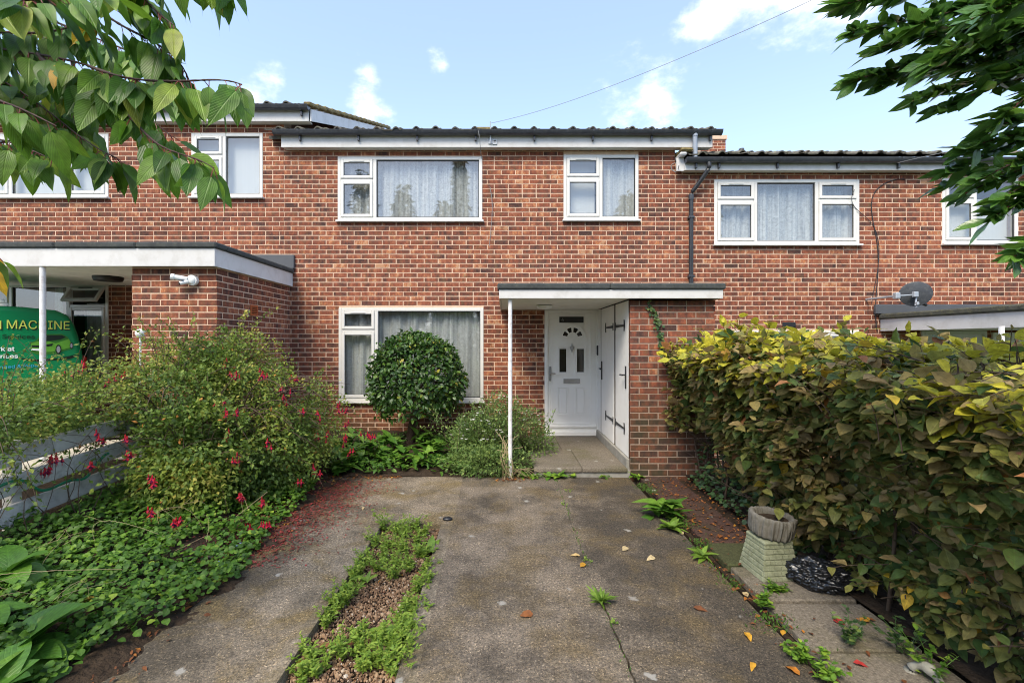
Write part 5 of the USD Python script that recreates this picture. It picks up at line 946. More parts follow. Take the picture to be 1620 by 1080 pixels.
fpx = [(112, 588, 4.6), (130, 580, 4.65), (128, 586, 4.6), (188, 597, 4.6), (196, 595, 4.6), (370, 594, 4.6), (382, 595, 4.6), (412, 597, 4.6), (416, 590, 4.7), (352, 573, 4.9), (372, 655, 4.2), (361, 653, 4.2), (358, 685, 4.1), (449, 618, 4.6), (426, 700, 4.2), (372, 725, 4.0), (382, 785, 3.9), (377, 783, 3.9), (240, 758, 3.7), (244, 760, 3.65), (199, 692, 3.8), (204, 722, 3.8), (85, 728, 3.6), (92, 726, 3.6), (70, 745, 3.6), (78, 744, 3.6), (143, 735, 3.7), (276, 826, 3.55), (282, 828, 3.5), (240, 806, 3.6), (420, 830, 3.9), (424, 832, 3.9), (392, 838, 3.9), (386, 838, 3.9), (470, 765, 4.3), (500, 745, 4.6), (497, 742, 4.6), (545, 690, 5.2), (535, 640, 5.1), (540, 650, 5.1), (520, 690, 5.0), (505, 690, 5.0), (547, 700, 5.2), (550, 672, 5.3), (555, 715, 5.2), (483, 650, 4.7), (505, 655, 4.9), (462, 600, 5.0), (580, 690, 5.5), (590, 690, 5.5), (453, 635, 4.7), (415, 795, 4.0), (350, 640, 4.3), (160, 690, 3.9), (176, 605, 4.4), (145, 596, 4.5), (10, 690, 3.9), (14, 700, 3.9)]
for k, (px, py, Y) in enumerate(fpx):
    for q in range(3 + k % 2):
        (a, b) = flower(at(px + rng.normal(0, 4), py + rng.normal(0, 3.5), Y - .12 + rng.normal(0, .03)), rng.uniform(1.0, 1.4), 500 + 3 * k + q)
        p_ = put('flower', a, 'fuchsia_red', fu, tone=float(rng.random()), uv=np.zeros((len(a[0]), 2)), smooth=True); put('corolla', b, 'fuchsia_purple', p_, tone=float(rng.random()), uv=np.zeros((len(b[0]), 2)), smooth=True)
# fallen petals under it
n = 6000; q = np.stack([rng.normal(-1.86, .24, n), rng.uniform(3.2, 5.2, n), np.zeros(n)], 1); q[:, 0] += (q[:, 1] - 4.2) * .12; q = q[(q[:, 0] < -1.15)]; keep = rng.random(len(q)) < np.clip(1.5 - np.abs(q[:, 1] - 4.3) / 1.1, 0, 1); q = q[keep]; n = len(q); q[:, 2] = np.where(q[:, 0] < -2.0, left_z(q[:, 0], q[:, 1]) + .02, .004 + rng.uniform(0, .012, n))
th = rng.uniform(0, 6.28, n); vf = leaves(q, np.stack([np.cos(th), np.sin(th), rng.normal(0, .25, n)], 1), np.stack([rng.normal(0, .3, n), rng.normal(0, .3, n), np.ones(n)], 1), rng.uniform(.014, .032, n), .45, .1, .2, seg=2)
put_leaves('fallen_petals', vf, rng.beta(1.6, 1.6, n), 'petal', smooth=False, kind='stuff', label='red fallen fuchsia petals scattered over the edge of the left concrete strip', cat='petals')
# a small white globe lamp standing in the bush
gl = thing('garden_lamp', 'small white globe lamp on a thin stem in front of the left brick porch', 'garden lamp'); gc = at(222, 527, 5.2)
put('globe', trimesh.creation.uv_sphere(.050, count=[14, 20]).apply_translation(gc), 'white_plastic', gl, smooth=True); put('stem', cyl([gc[0], gc[1], .22], gc - [0, 0, .045], .012, 8), 'white_plastic', gl)

# ---------------------------------------------------------------- ground cover in the left bed
n = 19000; q = np.stack([rng.uniform(-3.66, -1.75, n), rng.uniform(1.5, 5.0, n), np.zeros(n)], 1); edge = -2.04 + .26 * meshkit.noise(np.stack([q[:, 1] * 2.3, 0 * q[:, 1], 0 * q[:, 1]], 1), 4) - np.clip(3.0 - q[:, 1], 0, 1) * .05
q = q[(q[:, 0] < edge) & (meshkit.noise(q * [3, 3, 0], 21) > .16)]; n = len(q); q[:, 2] = left_z(q[:, 0], q[:, 1]) + rng.uniform(.015, .085, n) * (.35 + 1.5 * meshkit.noise(q * [5, 5, 0], 30))
th = rng.uniform(0, 6.28, n); vf = leaves(q, np.stack([np.cos(th), np.sin(th), rng.normal(.1, .35, n)], 1), np.stack([rng.normal(0, .5, n), rng.normal(-.25, .5, n), np.ones(n)], 1), rng.uniform(.020, .046, n), rng.uniform(.8, 1.0, n), .25, .18, 'round', 4, wave=.03)
tn = np.clip(.42 + rng.normal(0, .22, n) + (meshkit.fbm(q * 3, 3, 2) - .5) * .8, 0, 1)
gcv = thing('ground_cover', 'bright green round-leaved ground cover carpeting the left bed', 'ground cover'); tag(gcv, kind='stuff')
put_leaves('foliage', vf, tn, 'cover_leaf', gcv, kind='stuff')
tw = [tube(spline([(x, y, left_z(np.array([x]), np.array([y]))[0] + .06), (x + rng.normal(0, .1), y + rng.normal(0, .1), .26), (x + rng.normal(0, .2), y + rng.normal(0, .2), .16)], 8), .0012, 3) for x, y in zip(rng.uniform(-3.5, -2.2, 34), rng.uniform(1.8, 4.6, 34))]
put('dry_stems', join(tw), 'straw', gcv, kind='stuff')
tag(put('stone', trimesh.creation.icosphere(2).apply_scale([.055, .04, .025]).apply_translation([-2.14, 3.33, .03]), 'pale_stone', smooth=True), 'pale flat stone at the edge of the left bed beside tiny blue flowers', 'stone')
for k in range(5):
    c = np.array([-2.02 + .05 * rng.normal(), 3.38 + .08 * rng.normal(), .06]); D = np.stack([np.cos(np.arange(5) * 1.257), np.sin(np.arange(5) * 1.257), np.full(5, .2)], 1)
    vf = leaves(np.repeat([c], 5, 0), D, np.tile([0, 0, 1.0], (5, 1)), .010, .8, 0, .1, 'round', 3); put_leaves('blue_flower', vf, np.full(5, .5), 'blue_petal', label='tiny blue flower at the edge of the left bed', cat='flower', group='blue flowers at the edge of the left bed')

# ---------------------------------------------------------------- rosettes, weeds and bedding plants
def rosette(name, c, n, L, W, mat_, label, cat_, group=None, tilt=(.15, .9), curl=(.2, .6), shape='ovate', tones=(.2, .9), wave=.02, seed=0, lift=0.01, rise=0.0):
    g = np.random.default_rng(seed); th = np.arange(n) * 2.4 + g.uniform(0, 6); el = g.uniform(*tilt, n); D = np.stack([np.cos(th) * np.cos(el), np.sin(th) * np.cos(el), np.sin(el)], 1); N = np.stack([-np.cos(th) * np.sin(el), -np.sin(th) * np.sin(el), np.cos(el)], 1) + g.normal(0, .18, (n, 3))
    vf = leaves(np.repeat([np.asarray(c) + [0, 0, lift]], n, 0) + g.normal(0, .006 + rise * .25, (n, 3)) * [1, 1, .1] + np.outer(g.uniform(0, rise, n) if rise else np.zeros(n), [0, 0, 1.0]), D, N, g.uniform(L * .6, L * 1.1, n), W * g.uniform(.85, 1.15, n), g.uniform(*curl, n), .22, shape, 7, wave=wave, seed=seed)
    p = thing(name, label, cat_, group); t_ = g.uniform(*tones, n)
    for i in range(n): put_leaves('leaf', vf, t_, mat_, p, [i])
    return p
# foxglove-like plants, bottom left
BL = [((-2.36, 2.20, .08), 22, .27, .74), ((-2.75, 2.32, .14), 16, .25, .74), ((-2.22, 1.95, .06), 14, .24, .76), ((-3.0, 2.75, .20), 10, .22, .72)]
LBL = ['large broad dark green leaves of the plant nearest the corner, spreading towards the drive', 'broad-leaved plant at the left picture edge just behind the nearest leafy plant', 'low broad leaves at the very bottom left of the picture', 'broad-leaved plant at the left picture edge among the ground cover']
for k, (c, n_, L, W) in enumerate(BL): rosette('broad_leaved_plant', c, n_, L, W, 'broad_leaf', LBL[k], 'plant', tilt=(.1, 1.0), curl=(.35, .9), seed=40 + k, tones=(.1, .75), wave=.010, shape='broad')
# bedding plants between drive and house
for k, (px, py, Y, L, n_) in enumerate([(540, 745, 5.5, .26, 12), (560, 720, 5.7, .24, 11), (585, 715, 5.9, .22, 10), (612, 722, 5.8, .22, 10), (640, 735, 5.75, .20, 11), (662, 742, 5.6, .20, 12), (686, 725, 6.0, .22, 10), (668, 715, 6.3, .22, 10), (610, 700, 6.2, .24, 10), (530, 700, 6.0, .24, 10), (555, 690, 6.3, .22, 9)]):
    c = at(px, py, Y); c[2] = house_z(np.array([c[0]]), np.array([c[1]]))[0] + .01
    rosette('bedding_plant', c, int(n_ * 2.4), L * .80, .54, 'broad_leaf', f'bright green broad-leaved bedding plant before the window, ' + ['leftmost of the front row', 'second from the left in the front row', 'third from the left in the front row', 'fourth from the left in the front row', 'fifth from the left in the front row', 'sixth from the left in the front row', 'rightmost, beside the aster', 'just right of the bush trunk', 'just left of the bush trunk', 'leftmost of the back row, against the fuchsia', 'second from the left in the back row'][k], 'plant', 'bedding plants in front of the round bush', tilt=(.1, 1.2), curl=(.4, .9), seed=60 + k, tones=(.3, 1), wave=.02, shape='ovate', rise=.19)
def herb(name, c, h, nst, nl, L, W, mat_, label, cat_, group=None, spread=.35, seed=0, shape='lance', tones=(.2, 1)):
    g = np.random.default_rng(seed); p = thing(name, label, cat_, group); P_, D_, sts = [], [], []
    for s in range(nst):
        a = g.uniform(0, 6.28); o_ = np.asarray(c) + [g.normal(0, .02), g.normal(0, .02), 0]; e = o_ + [math.cos(a) * h * spread * g.random(), math.sin(a) * h * spread * g.random(), h * g.uniform(.55, 1.05)]; s_ = spline([o_, (o_ + e) / 2 + [0, 0, h * .08], e], 8); sts.append(tube(s_, .0016, 3))
        t_ = g.uniform(.12, 1, nl); P_.append(o_ + (e - o_) * t_[:, None] + g.normal(0, .003, (nl, 3))); b = g.uniform(0, 6.28, nl); D_.append(np.stack([np.cos(b), np.sin(b), g.uniform(.1, .9, nl)], 1))
    P_, D_ = np.vstack(P_), np.vstack(D_); m_ = len(P_); vf = leaves(P_, D_, np.stack([g.normal(0, .3, m_), g.normal(0, .3, m_), np.ones(m_)], 1), g.uniform(L * .6, L * 1.15, m_), W, .3, .15, shape, 3, seed=seed)
    put_leaves('foliage', vf, g.uniform(*tones, m_), mat_, p, kind='stuff'); put('stems', join(sts), mat_, p, tone=.4, uv=np.zeros((sum(len(a) for a, _ in sts), 2)), kind='stuff'); return p
gw = [(600, 838, .20, 9), (592, 862, .15, 8), (640, 850, .17, 10), (655, 838, .16, 9), (585, 890, .14, 8), (610, 885, .14, 8), (630, 895, .12, 7), (640, 872, .15, 10), (622, 912, .13, 7), (555, 905, .13, 7), (520, 960, .15, 10), (510, 985, .12, 9), (548, 945, .12, 6), (556, 935, .10, 6), (660, 935, .13, 8), (672, 925, .13, 8), (650, 960, .12, 8), (675, 905, .12, 6), (540, 1035, .13, 9), (575, 1030, .10, 7), (612, 1020, .14, 9), (640, 1040, .16, 11), (620, 1060, .16, 11), (655, 1010, .14, 9), (595, 1010, .09, 7), (508, 1060, .12, 8), (480, 1070, .08, 5), (668, 880, .14, 8), (660, 860, .15, 8), (575, 1055, .10, 6), (625, 842, .15, 8), (668, 846, .14, 8), (560, 915, .12, 8), (537, 960, .11, 7), (600, 900, .11, 7), (648, 900, .12, 7), (635, 985, .12, 8), (664, 975, .12, 8), (495, 1040, .12, 8), (640, 1010, .13, 8), (600, 1050, .11, 8), (565, 1010, .10, 7), (612, 868, .13, 8)]
def ordinal(i): return ['first', 'second', 'third', 'fourth', 'fifth', 'sixth', 'seventh', 'eighth', 'ninth', 'tenth', 'eleventh', 'twelfth', 'thirteenth', 'fourteenth', 'fifteenth', 'sixteenth', 'seventeenth', 'eighteenth', 'nineteenth', 'twentieth', 'twenty-first', 'twenty-second', 'twenty-third', 'twenty-fourth'][i]
def side_of(px, py): u = (px - (605 - .655 * (py - 828))) / ((697 - .226 * (py - 828)) - (605 - .655 * (py - 828))); return 'left edge' if u < .3 else 'right edge' if u > .68 else 'middle'
WL = [None] * len(gw)
for sd_ in ('left edge', 'middle', 'right edge'):
    for r_, k in enumerate(sorted([k for k, w_ in enumerate(gw) if side_of(w_[0], w_[1]) == sd_], key=lambda k: gw[k][1])): WL[k] = f'feathery yellow-green weed along the {sd_} of the gravel, {ordinal(r_)} from the far end'
for k, (px, py, h, ns) in enumerate(gw):
    Y = 720 * 1.64 / (py - 540); c = at(px, py, Y); c[2] = -.05; c[0] = min(max(c[0], GX0 + .03), GX1 - .02)
    herb('gravel_weed', c, h * .9, ns + 4, 20, .028, .42, 'weed_leaf', WL[k], 'weed', 'weeds growing in the gravel strip', spread=.85, seed=200 + k)
for k, (px, py, L) in enumerate([(682, 870, .15), (664, 868, .10), (580, 915, .09), (612, 1000, .12), (655, 985, .09)]):
    Y = 720 * 1.62 / (py - 540); c = at(px, py, Y); c[2] = -.045
    rosette('gravel_rosette', c, 8, L, .42, 'weed_leaf', ['leafy rosette hanging over the right edge of the gravel near its far end', 'small leafy rosette just left of the one hanging over the gravel\'s right edge', 'small leafy rosette on the left side of the gravel strip', 'tall-leaved light green rosette in the near half of the gravel strip', 'leafy rosette at the right edge of the near half of the gravel'][k], 'weed', 'leafy rosettes in the gravel strip', tilt=(.3, 1.0), seed=260 + k, tones=(.1, .7))
rosette('joint_weed', at(950, 955, 2.775) * [1, 1, 0], 30, .12, .17, 'weed_leaf', 'green dandelion-like weed growing from the joint in the drive', 'weed', tilt=(.25, 1.2), curl=(.1, .5), shape='lance', seed=300, tones=(0, .5))
for k, (px, py, h, L_) in enumerate([(893, 800, .035, 'tiny light weed in the drive joint nearest the porch'), (900, 778, .03, 'sparse pale weed on the drive below the porch step'), (930, 888, .035, 'small pale weed tuft just behind the dandelion in the drive joint'), (968, 985, .03, 'tiny weed in the drive joint just in front of the dandelion')]):
    c = at(px, py, 720 * 1.6 / (py - 540)); herb('joint_weed', c, h, 4, 6, .018, .5, 'weed_leaf', L_, 'weed', spread=1.3, seed=310 + k)
rosette('side_path_plant', at(1050, 820, 4.12) * [1, 1, 0], 30, .20, .50, 'broad_leaf', 'bushy broad-leaved plant at the edge of the drive below the brick store', 'plant', tilt=(.15, 1.1), curl=(.3, .8), seed=320, tones=(.2, 1), rise=.10); rosette('side_path_plant', at(1062, 838, 3.87) * [1, 1, 0], 20, .14, .36, 'weed_leaf', 'small light green rosette just in front of the bushy plant by the brick store', 'plant', tilt=(.1, .9), seed=321, tones=(0, .6))
rosette('side_path_plant', at(1113, 882, 3.37) * [1, 1, 0], 20, .11, .36, 'weed_leaf', 'little light green rosette beside the mossy slab left of the pedestal', 'plant', tilt=(.2, 1.0), seed=322, tones=(0, .6))
for k, (px, py, L, n_) in enumerate([(845, 752, .09, 9), (868, 755, .11, 9), (885, 752, .12, 10), (905, 750, .08, 8), (955, 750, .08, 8), (1005, 755, .10, 9), (1012, 757, .08, 8), (830, 757, .10, 8)]):
    rosette('step_weed', at(px, py, 5.34) * [1, 1, 0], n_, L, .55, 'cover_leaf', f'small bright green weed at the foot of the porch step, {["second", "third", "fourth", "fifth", "sixth", "seventh", "rightmost", "first"][k]}' + ('' if k == 6 else ' from the left'), 'weed', 'weeds along the porch step', tilt=(.2, 1.0), seed=330 + k, tones=(.4, 1))
n = 2600; q = np.stack([rng.uniform(-2.3, -.35, n), rng.uniform(5.33, 6.9, n), np.zeros(n)], 1); q = q[(q[:, 1] > 5.36 + .12 * meshkit.noise(q * [6, 0, 0], 14)) & (meshkit.noise(q * [4, 4, 0], 15) > .30)]; n = len(q); q[:, 2] = house_z(q[:, 0], q[:, 1]) + rng.uniform(.02, .13, n) * (.4 + meshkit.noise(q * [5, 5, 0], 16))
th = rng.uniform(0, 6.28, n); vf = leaves(q, np.stack([np.cos(th), np.sin(th), rng.normal(.2, .4, n)], 1), np.stack([rng.normal(0, .5, n), rng.normal(-.25, .5, n), np.ones(n)], 1), rng.uniform(.03, .075, n), rng.uniform(.5, .8, n), .35, .25, 'ovate', 4, wave=.03)
put_leaves('ground_cover', vf, np.clip(.5 + rng.normal(0, .24, n), 0, 1), 'broad_leaf', kind='stuff', label='low green leaves filling the bed between the bedding plants', cat='ground cover')
tag(put('stone', trimesh.creation.icosphere(2).apply_scale([.045, .032, .018]).apply_translation(at(708, 819, 4.08) * [1, 1, 0] + [0, 0, .012]), 'black_plastic', smooth=True), 'small dark flat stone at the far right corner of the gravel strip', 'stone')
# asters by the post
asx = thing('aster_plant', 'bushy grey-green aster with tiny white flowers around the canopy post', 'bush'); LPa, LDa = [], []
for k, (c, r, n) in enumerate([((-.28, 5.95, .30), (.48, .40, .40), 4200), ((-.05, 6.2, .50), (.36, .35, .45), 2600), ((.28, 6.35, .35), (.34, .35, .38), 2200), ((-.18, 5.50, .14), (.60, .27, .20), 3600), ((.52, 6.2, .20), (.22, .3, .22), 700), ((-.42, 6.3, .3), (.3, .3, .35), 1300)]):
    p, d = ell_points(n, c, r, .35, 400 + k); LPa.append(p); LDa.append(d)
LPa, LDa = np.vstack(LPa), np.vstack(LDa); spr = []
for k in range(90):
    a = rng.uniform(-.9, .9); s0 = np.array([-.15 + rng.normal(0, .28), 6.0 + rng.normal(0, .2), .35]); e = s0 + [a * .45, rng.normal(0, .2), rng.uniform(.22, .55) - abs(a) * .15]; s_ = spline([s0, (s0 + e) / 2 + [0, 0, .06], e], 8); spr.append(tube(s_, .002, 3)); LPa = np.vstack([LPa, s_[rng.integers(1, 8, 22)] + rng.normal(0, .012, (22, 3))]); LDa = np.vstack([LDa, unit(rng.normal(0, 1, (22, 3)) + [0, 0, .6])])
ok = (LPa[:, 2] > .02) & (LPa[:, 1] < 7.22); LPa, LDa = LPa[ok], LDa[ok]; n = len(LPa)
vf = leaves(LPa, unit(LDa + rng.normal(0, .6, (n, 3)) + [0, 0, .3]), unit(rng.normal(0, .6, (n, 3)) + [0, 0, 1.0]), rng.uniform(.028, .055, n), .40, .2, .15, seg=2); put_leaves('foliage', vf, np.clip(rng.normal(.45, .22, n) + (meshkit.fbm(LPa * 4, 3, 8) - .5) * .7, 0, 1), 'aster_leaf', asx, smooth=False, kind='stuff'); put('stems', join(spr), 'twig', asx, kind='stuff')
top = LPa[(LDa[:, 2] > .05) & (rng.random(n) < .03)][:140]
for k, c in enumerate(top[:120]):
    D = np.stack([np.cos(np.arange(6) * 1.047), np.sin(np.arange(6) * 1.047), np.full(6, .35)], 1) + np.array([0, -.3, 0]); vf = leaves(np.repeat([c + [0, -.02, .015]], 6, 0), D, np.tile([0, -.4, 1.0], (6, 1)), .021, .6, 0, .1, 'round', 3); put_leaves('flower', vf, np.full(6, .6), 'white_petal', asx)
sts = [tube(spline([(.07 + rng.normal(0, .05), 5.32 + rng.normal(0, .05), .0), (.04 + rng.normal(0, .05), 5.35, .25), (.0 + rng.normal(0, .09), 5.42, rng.uniform(.3, .55))], 8), .0028, 4) for k in range(12)] + [tube(spline([(.1, 5.35, .02), (.18 + rng.normal(0, .08), 5.3, .12), (.3 + rng.normal(0, .1), 5.28, .03)], 8), .002, 3) for k in range(9)]
tag(put('dry_grass', join(sts), 'straw'), 'tuft of dry straw-coloured stalks at the foot of the canopy post', 'dry stalks')
# ivy on the store
iv = thing('ivy', 'ivy strand climbing the brick front of the porch store', 'ivy'); q = spline([at(1085, 640, 5.36), at(1068, 590, 5.39), at(1050, 555, 5.40), at(1042, 520, 5.40), at(1036, 497, 5.40), at(1026, 482, 5.40)], 30); put('stem', tube(q, .004, 5), 'twig', iv)
n = 150; p = q[rng.integers(0, 30, n)] + rng.normal(0, .018, (n, 3)) * [1, .4, 1]; p[:, 1] = np.minimum(p[:, 1], 5.40); vf = leaves(p, np.stack([rng.normal(0, 1, n), np.full(n, -.3), rng.normal(-.4, .6, n)], 1), np.stack([rng.normal(0, .3, n), -np.ones(n), rng.normal(.4, .3, n)], 1), rng.uniform(.028, .05, n), .85, .1, .15, 'round', 4); put_leaves('foliage', vf, rng.random(n), 'ivy_leaf', iv, kind='stuff')

# ---------------------------------------------------------------- round bush before the window
cm = thing('round_bush', 'clipped ball-shaped glossy dark green bush on a short trunk before the ground floor window', 'bush'); CC = np.array([-1.255, 6.55, 1.03])
put('trunk', tube(spline([(-1.36, 6.62, .02), (-1.35, 6.6, .25), (-1.31, 6.57, .45), (-1.26, 6.55, .8)], 12), np.linspace(.062, .048, 12), 12), 'bark', cm, smooth=True)
g = np.random.default_rng(77); n = 7200; d = unit(g.normal(0, 1, (n, 3))); d[:, 2] = np.where(d[:, 2] < -.72, -d[:, 2], d[:, 2]); bump = .84 + .32 * meshkit.fbm(d * 3.0 + 3, 3, 6) + .08 * (g.random(n) < .04); rad = (.62 + .38 * g.random(n) ** .45) * bump
p = CC + d * rad[:, None] * [.690, .58, .675]; vf = leaves(p, unit(d * .5 + g.normal(0, .7, (n, 3)) + [0, 0, -.15]), unit(d * .9 + g.normal(0, .4, (n, 3)) + [0, 0, .35]), g.uniform(.05, .088, n), g.uniform(.50, .62, n), .22, .22, 'ovate', 3)
tn = np.clip(g.normal(.48, .25, n), 0, .95); tn[g.random(n) < .012] = 1; put_leaves('foliage', vf, tn, 'camellia_leaf', cm, kind='stuff')
SH = []; SP = []
for k in range(34):
    d0 = unit(g.normal(0, 1, 3) + [0, 0, .7]); s0 = CC + d0 * [.64, .54, .62]; e0 = s0 + unit(d0 + g.normal(0, .35, 3) + [0, 0, .3]) * g.uniform(.06, .17); SH.append(tube(spline([s0, (s0 + e0) / 2, e0], 6), .003, 4)); SP.append(s0 + (e0 - s0) * np.linspace(.3, 1, 6)[:, None])
SP = np.vstack(SP); vf = leaves(SP, unit(g.normal(0, 1, (len(SP), 3)) + [0, 0, .5]), unit(g.normal(0, .5, (len(SP), 3)) + [0, -.4, .8]), g.uniform(.04, .07, len(SP)), .55, .2, .2, 'ovate', 3); put_leaves('shoots', vf, g.uniform(.4, .95, len(SP)), 'camellia_leaf', cm, kind='stuff'); put('shoot_stems', join(SH), 'bark', cm, kind='stuff')
brs = [tube(spline([CC - [0.02, 0, .35], CC + d[k] * [.2, .2, .2], CC + d[k] * [.6, .5, .6]], 8), np.linspace(.02, .004, 8), 5) for k in range(40)]; put('branches', join(brs), 'bark', cm, kind='stuff')

# ---------------------------------------------------------------- beech hedge on the right
hg = thing('hedge', 'tall overgrown hedge of large yellowing and brown-green leaves along the right', 'hedge'); g = np.random.default_rng(99)
def hx(Y, z): return 2.22 - .40 * np.clip((z - .15) / 1.2, 0, 1) ** 1.3 + .26 * (meshkit.fbm(np.stack([Y * 1.5, z * 1.5, 0 * Y], -1), 3, 31) - .5) + .30 * np.clip((Y - 3.9) / 1.2, 0, 1) ** 1.5 * np.clip(1.25 - z * .55, .2, 1.2) + .22 * np.clip(4.7 - z * 2 - (5.3 - Y) * 0, 0, 0)
def htop(X, Y): return 1.585 + .22 * (meshkit.fbm(np.stack([X * 2, Y * 2, 0 * X], -1), 3, 37) - .5) - .15 * np.clip(3.2 - Y, 0, 2) - .22 * np.clip(1 - (X - hx(Y, 1.45 + 0 * Y)) / .30, 0, 1) ** 1.6 - .10 * np.clip((Y - 4.7) / .6, 0, 1)
n1, n2, n3 = 21000, 8500, 1500
Y1 = .9 + 4.45 * g.random(n1) ** .9; z1 = g.uniform(.03, 1.0, n1) ** .8; z1 = z1 * 1.45; dep = g.exponential(.09, n1); cav = np.clip(meshkit.fbm(np.stack([Y1 * 3.2, z1 * 5.0, 0 * Y1 + 2.5], -1), 3, 44) - .47, 0, .2) * 5; X1 = hx(Y1, z1) + dep + cav * .40 * np.clip(1.5 - z1, 0, 1) - .05
far = np.clip((Y1 - 4.55) / .8, 0, 1) * np.clip(1.15 - z1, 0, 1.1); X1 = X1 + far * .2
P1 = np.stack([X1, Y1, z1], 1); N1 = np.tile([-.42, -.22, .95], (n1, 1)); D1 = np.stack([g.normal(-.65, .5, n1), g.normal(-.25, .75, n1), g.normal(-.08, .25, n1)], 1)
Y2 = .9 + 4.45 * g.random(n2); X2 = hx(Y2, 1.5 + 0 * Y2) + 1.35 * g.random(n2) ** 1.2; P2 = np.stack([X2, Y2, htop(X2, Y2) - g.exponential(.05, n2) + .03], 1); N2 = np.tile([-.15, -.15, 1.0], (n2, 1)); D2 = np.stack([g.normal(-.2, .8, n2), g.normal(-.2, .8, n2), g.uniform(-.1, .5, n2)], 1)
P3 = np.stack([g.uniform(1.9, 3.1, n3), 5.34 - .15 * g.exponential(1, n3), g.uniform(.6, 1.6, n3)], 1); N3 = np.tile([0, .3, .8], (n3, 1)); D3 = np.tile([-.3, .5, 0], (n3, 1))
HP, HN, HD = np.vstack([P1, P2, P3]), np.vstack([N1, N2, N3]), np.vstack([D1, D2, D3])
sh = thing_sh = []
tw = []
for k in range(330):                                # sprays: thin shoots that carry leaves out of the face and top
    y = .95 + 4.3 * g.random(); top_ = g.random() < .45
    if top_: x = hx(np.array([y]), np.array([1.5]))[0] + g.uniform(-.05, 1.0); s0 = np.array([x, y, htop(np.array([x]), np.array([y]))[0] - .1]); e = s0 + [g.normal(-.08, .12), g.normal(0, .12), g.uniform(.08, .30)]
    else: z = g.uniform(.1, 1.5); x = hx(np.array([y]), np.array([z]))[0]; s0 = np.array([x + .25, y, z]); e = s0 + [-g.uniform(.26, .52), g.normal(-.05, .18), g.uniform(-.06, .16)]
    s_ = spline([s0, (s0 + e) / 2 + [0, 0, .03], e], 8); tw.append(tube(s_, np.linspace(.004, .0015, 8), 4)); m_ = 9; side = np.where(np.arange(m_) % 2, 1, -1); ax = unit(e - s0); lat = unit(np.cross(ax, [0, 0, 1.0]))
    HP = np.vstack([HP, s_[np.linspace(2, 7, m_).astype(int)]]); HD = np.vstack([HD, ax * .7 + lat * side[:, None] * .8]); HN = np.vstack([HN, np.tile([-.1, -.1, 1.0], (m_, 1))])
n = len(HP); HN = unit(HN + g.normal(0, .36, (n, 3))); HD = unit(HD + g.normal(0, .42, (n, 3)))
tn = .44 + g.normal(0, .15, n) + (meshkit.fbm(HP * 2.3, 3, 17) - .5) * .7
high = np.clip((HP[:, 2] - 1.22) / .34, 0, 1); tn = tn + high * (.30 + .22 * g.random(n)) * (g.random(n) < .85); tn = np.where((high <= 0) & (tn > .66), .62 - (tn - .66), tn); tn = np.where(g.random(n) < .10, g.uniform(.0, .2, n), tn); tn = np.where(high > 0, np.minimum(tn, .81), tn); tn = np.where(g.random(n) < .022, g.uniform(.90, 1.0, n), tn)
LH = np.clip(g.lognormal(math.log(.064), .40, n), .025, .115) * np.clip(.55 + .15 * HP[:, 1], .68, 1.12)
vf = leaves(HP, HD, HN, LH, g.uniform(.56, .76, n), g.uniform(-.12, .50, n), g.uniform(.02, .55, n), 'ovate', 6, wave=.04, seed=3)
ok = (np.linalg.norm(HP - [0, 0, EYE], axis=1) > 1.35); idx = np.where(ok)[0]; vf = (vf[0][idx], vf[1], vf[2]); tn = np.clip(tn, 0, 1)[idx]
plant_leaves(hg, vf, tn, 'hedge_leaf', 300)
for k in range(130): y = .9 + 4.4 * g.random(); x = g.uniform(2.3, 2.9); tw.append(tube(spline([(x + g.normal(0, .06), y, 0), (x + g.normal(0, .1), y + g.normal(0, .12), .8), (x + g.normal(-.1, .2), y + g.normal(0, .2), 1.5)], 8), np.linspace(.012, .004, 8), 5))
for k in range(500): y = .9 + 4.4 * g.random(); z = g.uniform(.1, 1.4); x = g.uniform(2.25, 2.7); tw.append(tube([(x, y, z), (x - g.uniform(.1, .3), y + g.normal(0, .15), z + g.normal(.05, .12))], .0035, 3))
put('twigs', join(tw), 'twig', hg, smooth=True, kind='stuff')
# ivy and low weeds under the hedge
for k, (px, py, Y, h, lab) in enumerate([(1270, 935, 2.95, .0, ''), (1340, 1010, 2.42, .16, 'green weed with small leaves at the hedge foot, bottom right'), (1430, 1010, 2.35, .17, 'dark green leafy weed in front of the pale edging stone'), (1480, 1060, 2.15, .14, 'bright green creeping weed beside the pale edging stone'), (1265, 1040, 2.28, .10, 'low green weeds between the drive edge and the slabs, nearest us'), (1300, 1065, 2.18, .12, 'leafy green weeds at the bottom edge beside the slabs'), (1205, 965, 2.75, .07, 'small weed between the drive and the slab in front of the pedestal'), (1235, 945, 2.9, .06, 'small weed in the slab joint in front of the pedestal')]):
    if h: c = at(px, py, Y); c[2] = 0.0; herb('path_weed', c, h, 9, 12, .034, .62, 'ivy_leaf' if k in (1, 2) else 'cover_leaf', lab, 'weed', spread=1.2, seed=420 + k, shape='round')
n = 700; p = np.stack([2.12 + .25 * g.random(n), 3.3 + 2.0 * g.random(n), .02 + .5 * g.random(n) ** 2], 1); p[:, 0] += p[:, 2] * .2; vf = leaves(p, np.stack([-np.ones(n), g.normal(0, .8, n), g.normal(-.2, .5, n)], 1), np.stack([-np.ones(n) * .7, g.normal(-.3, .3, n), np.ones(n) * .6], 1), g.uniform(.03, .055, n), .8, .1, .15, 'round', 4); tag(put_leaves('ivy', vf, g.random(n) * .7, 'ivy_leaf'), 'dark ivy spreading low under the far end of the hedge', 'ivy')

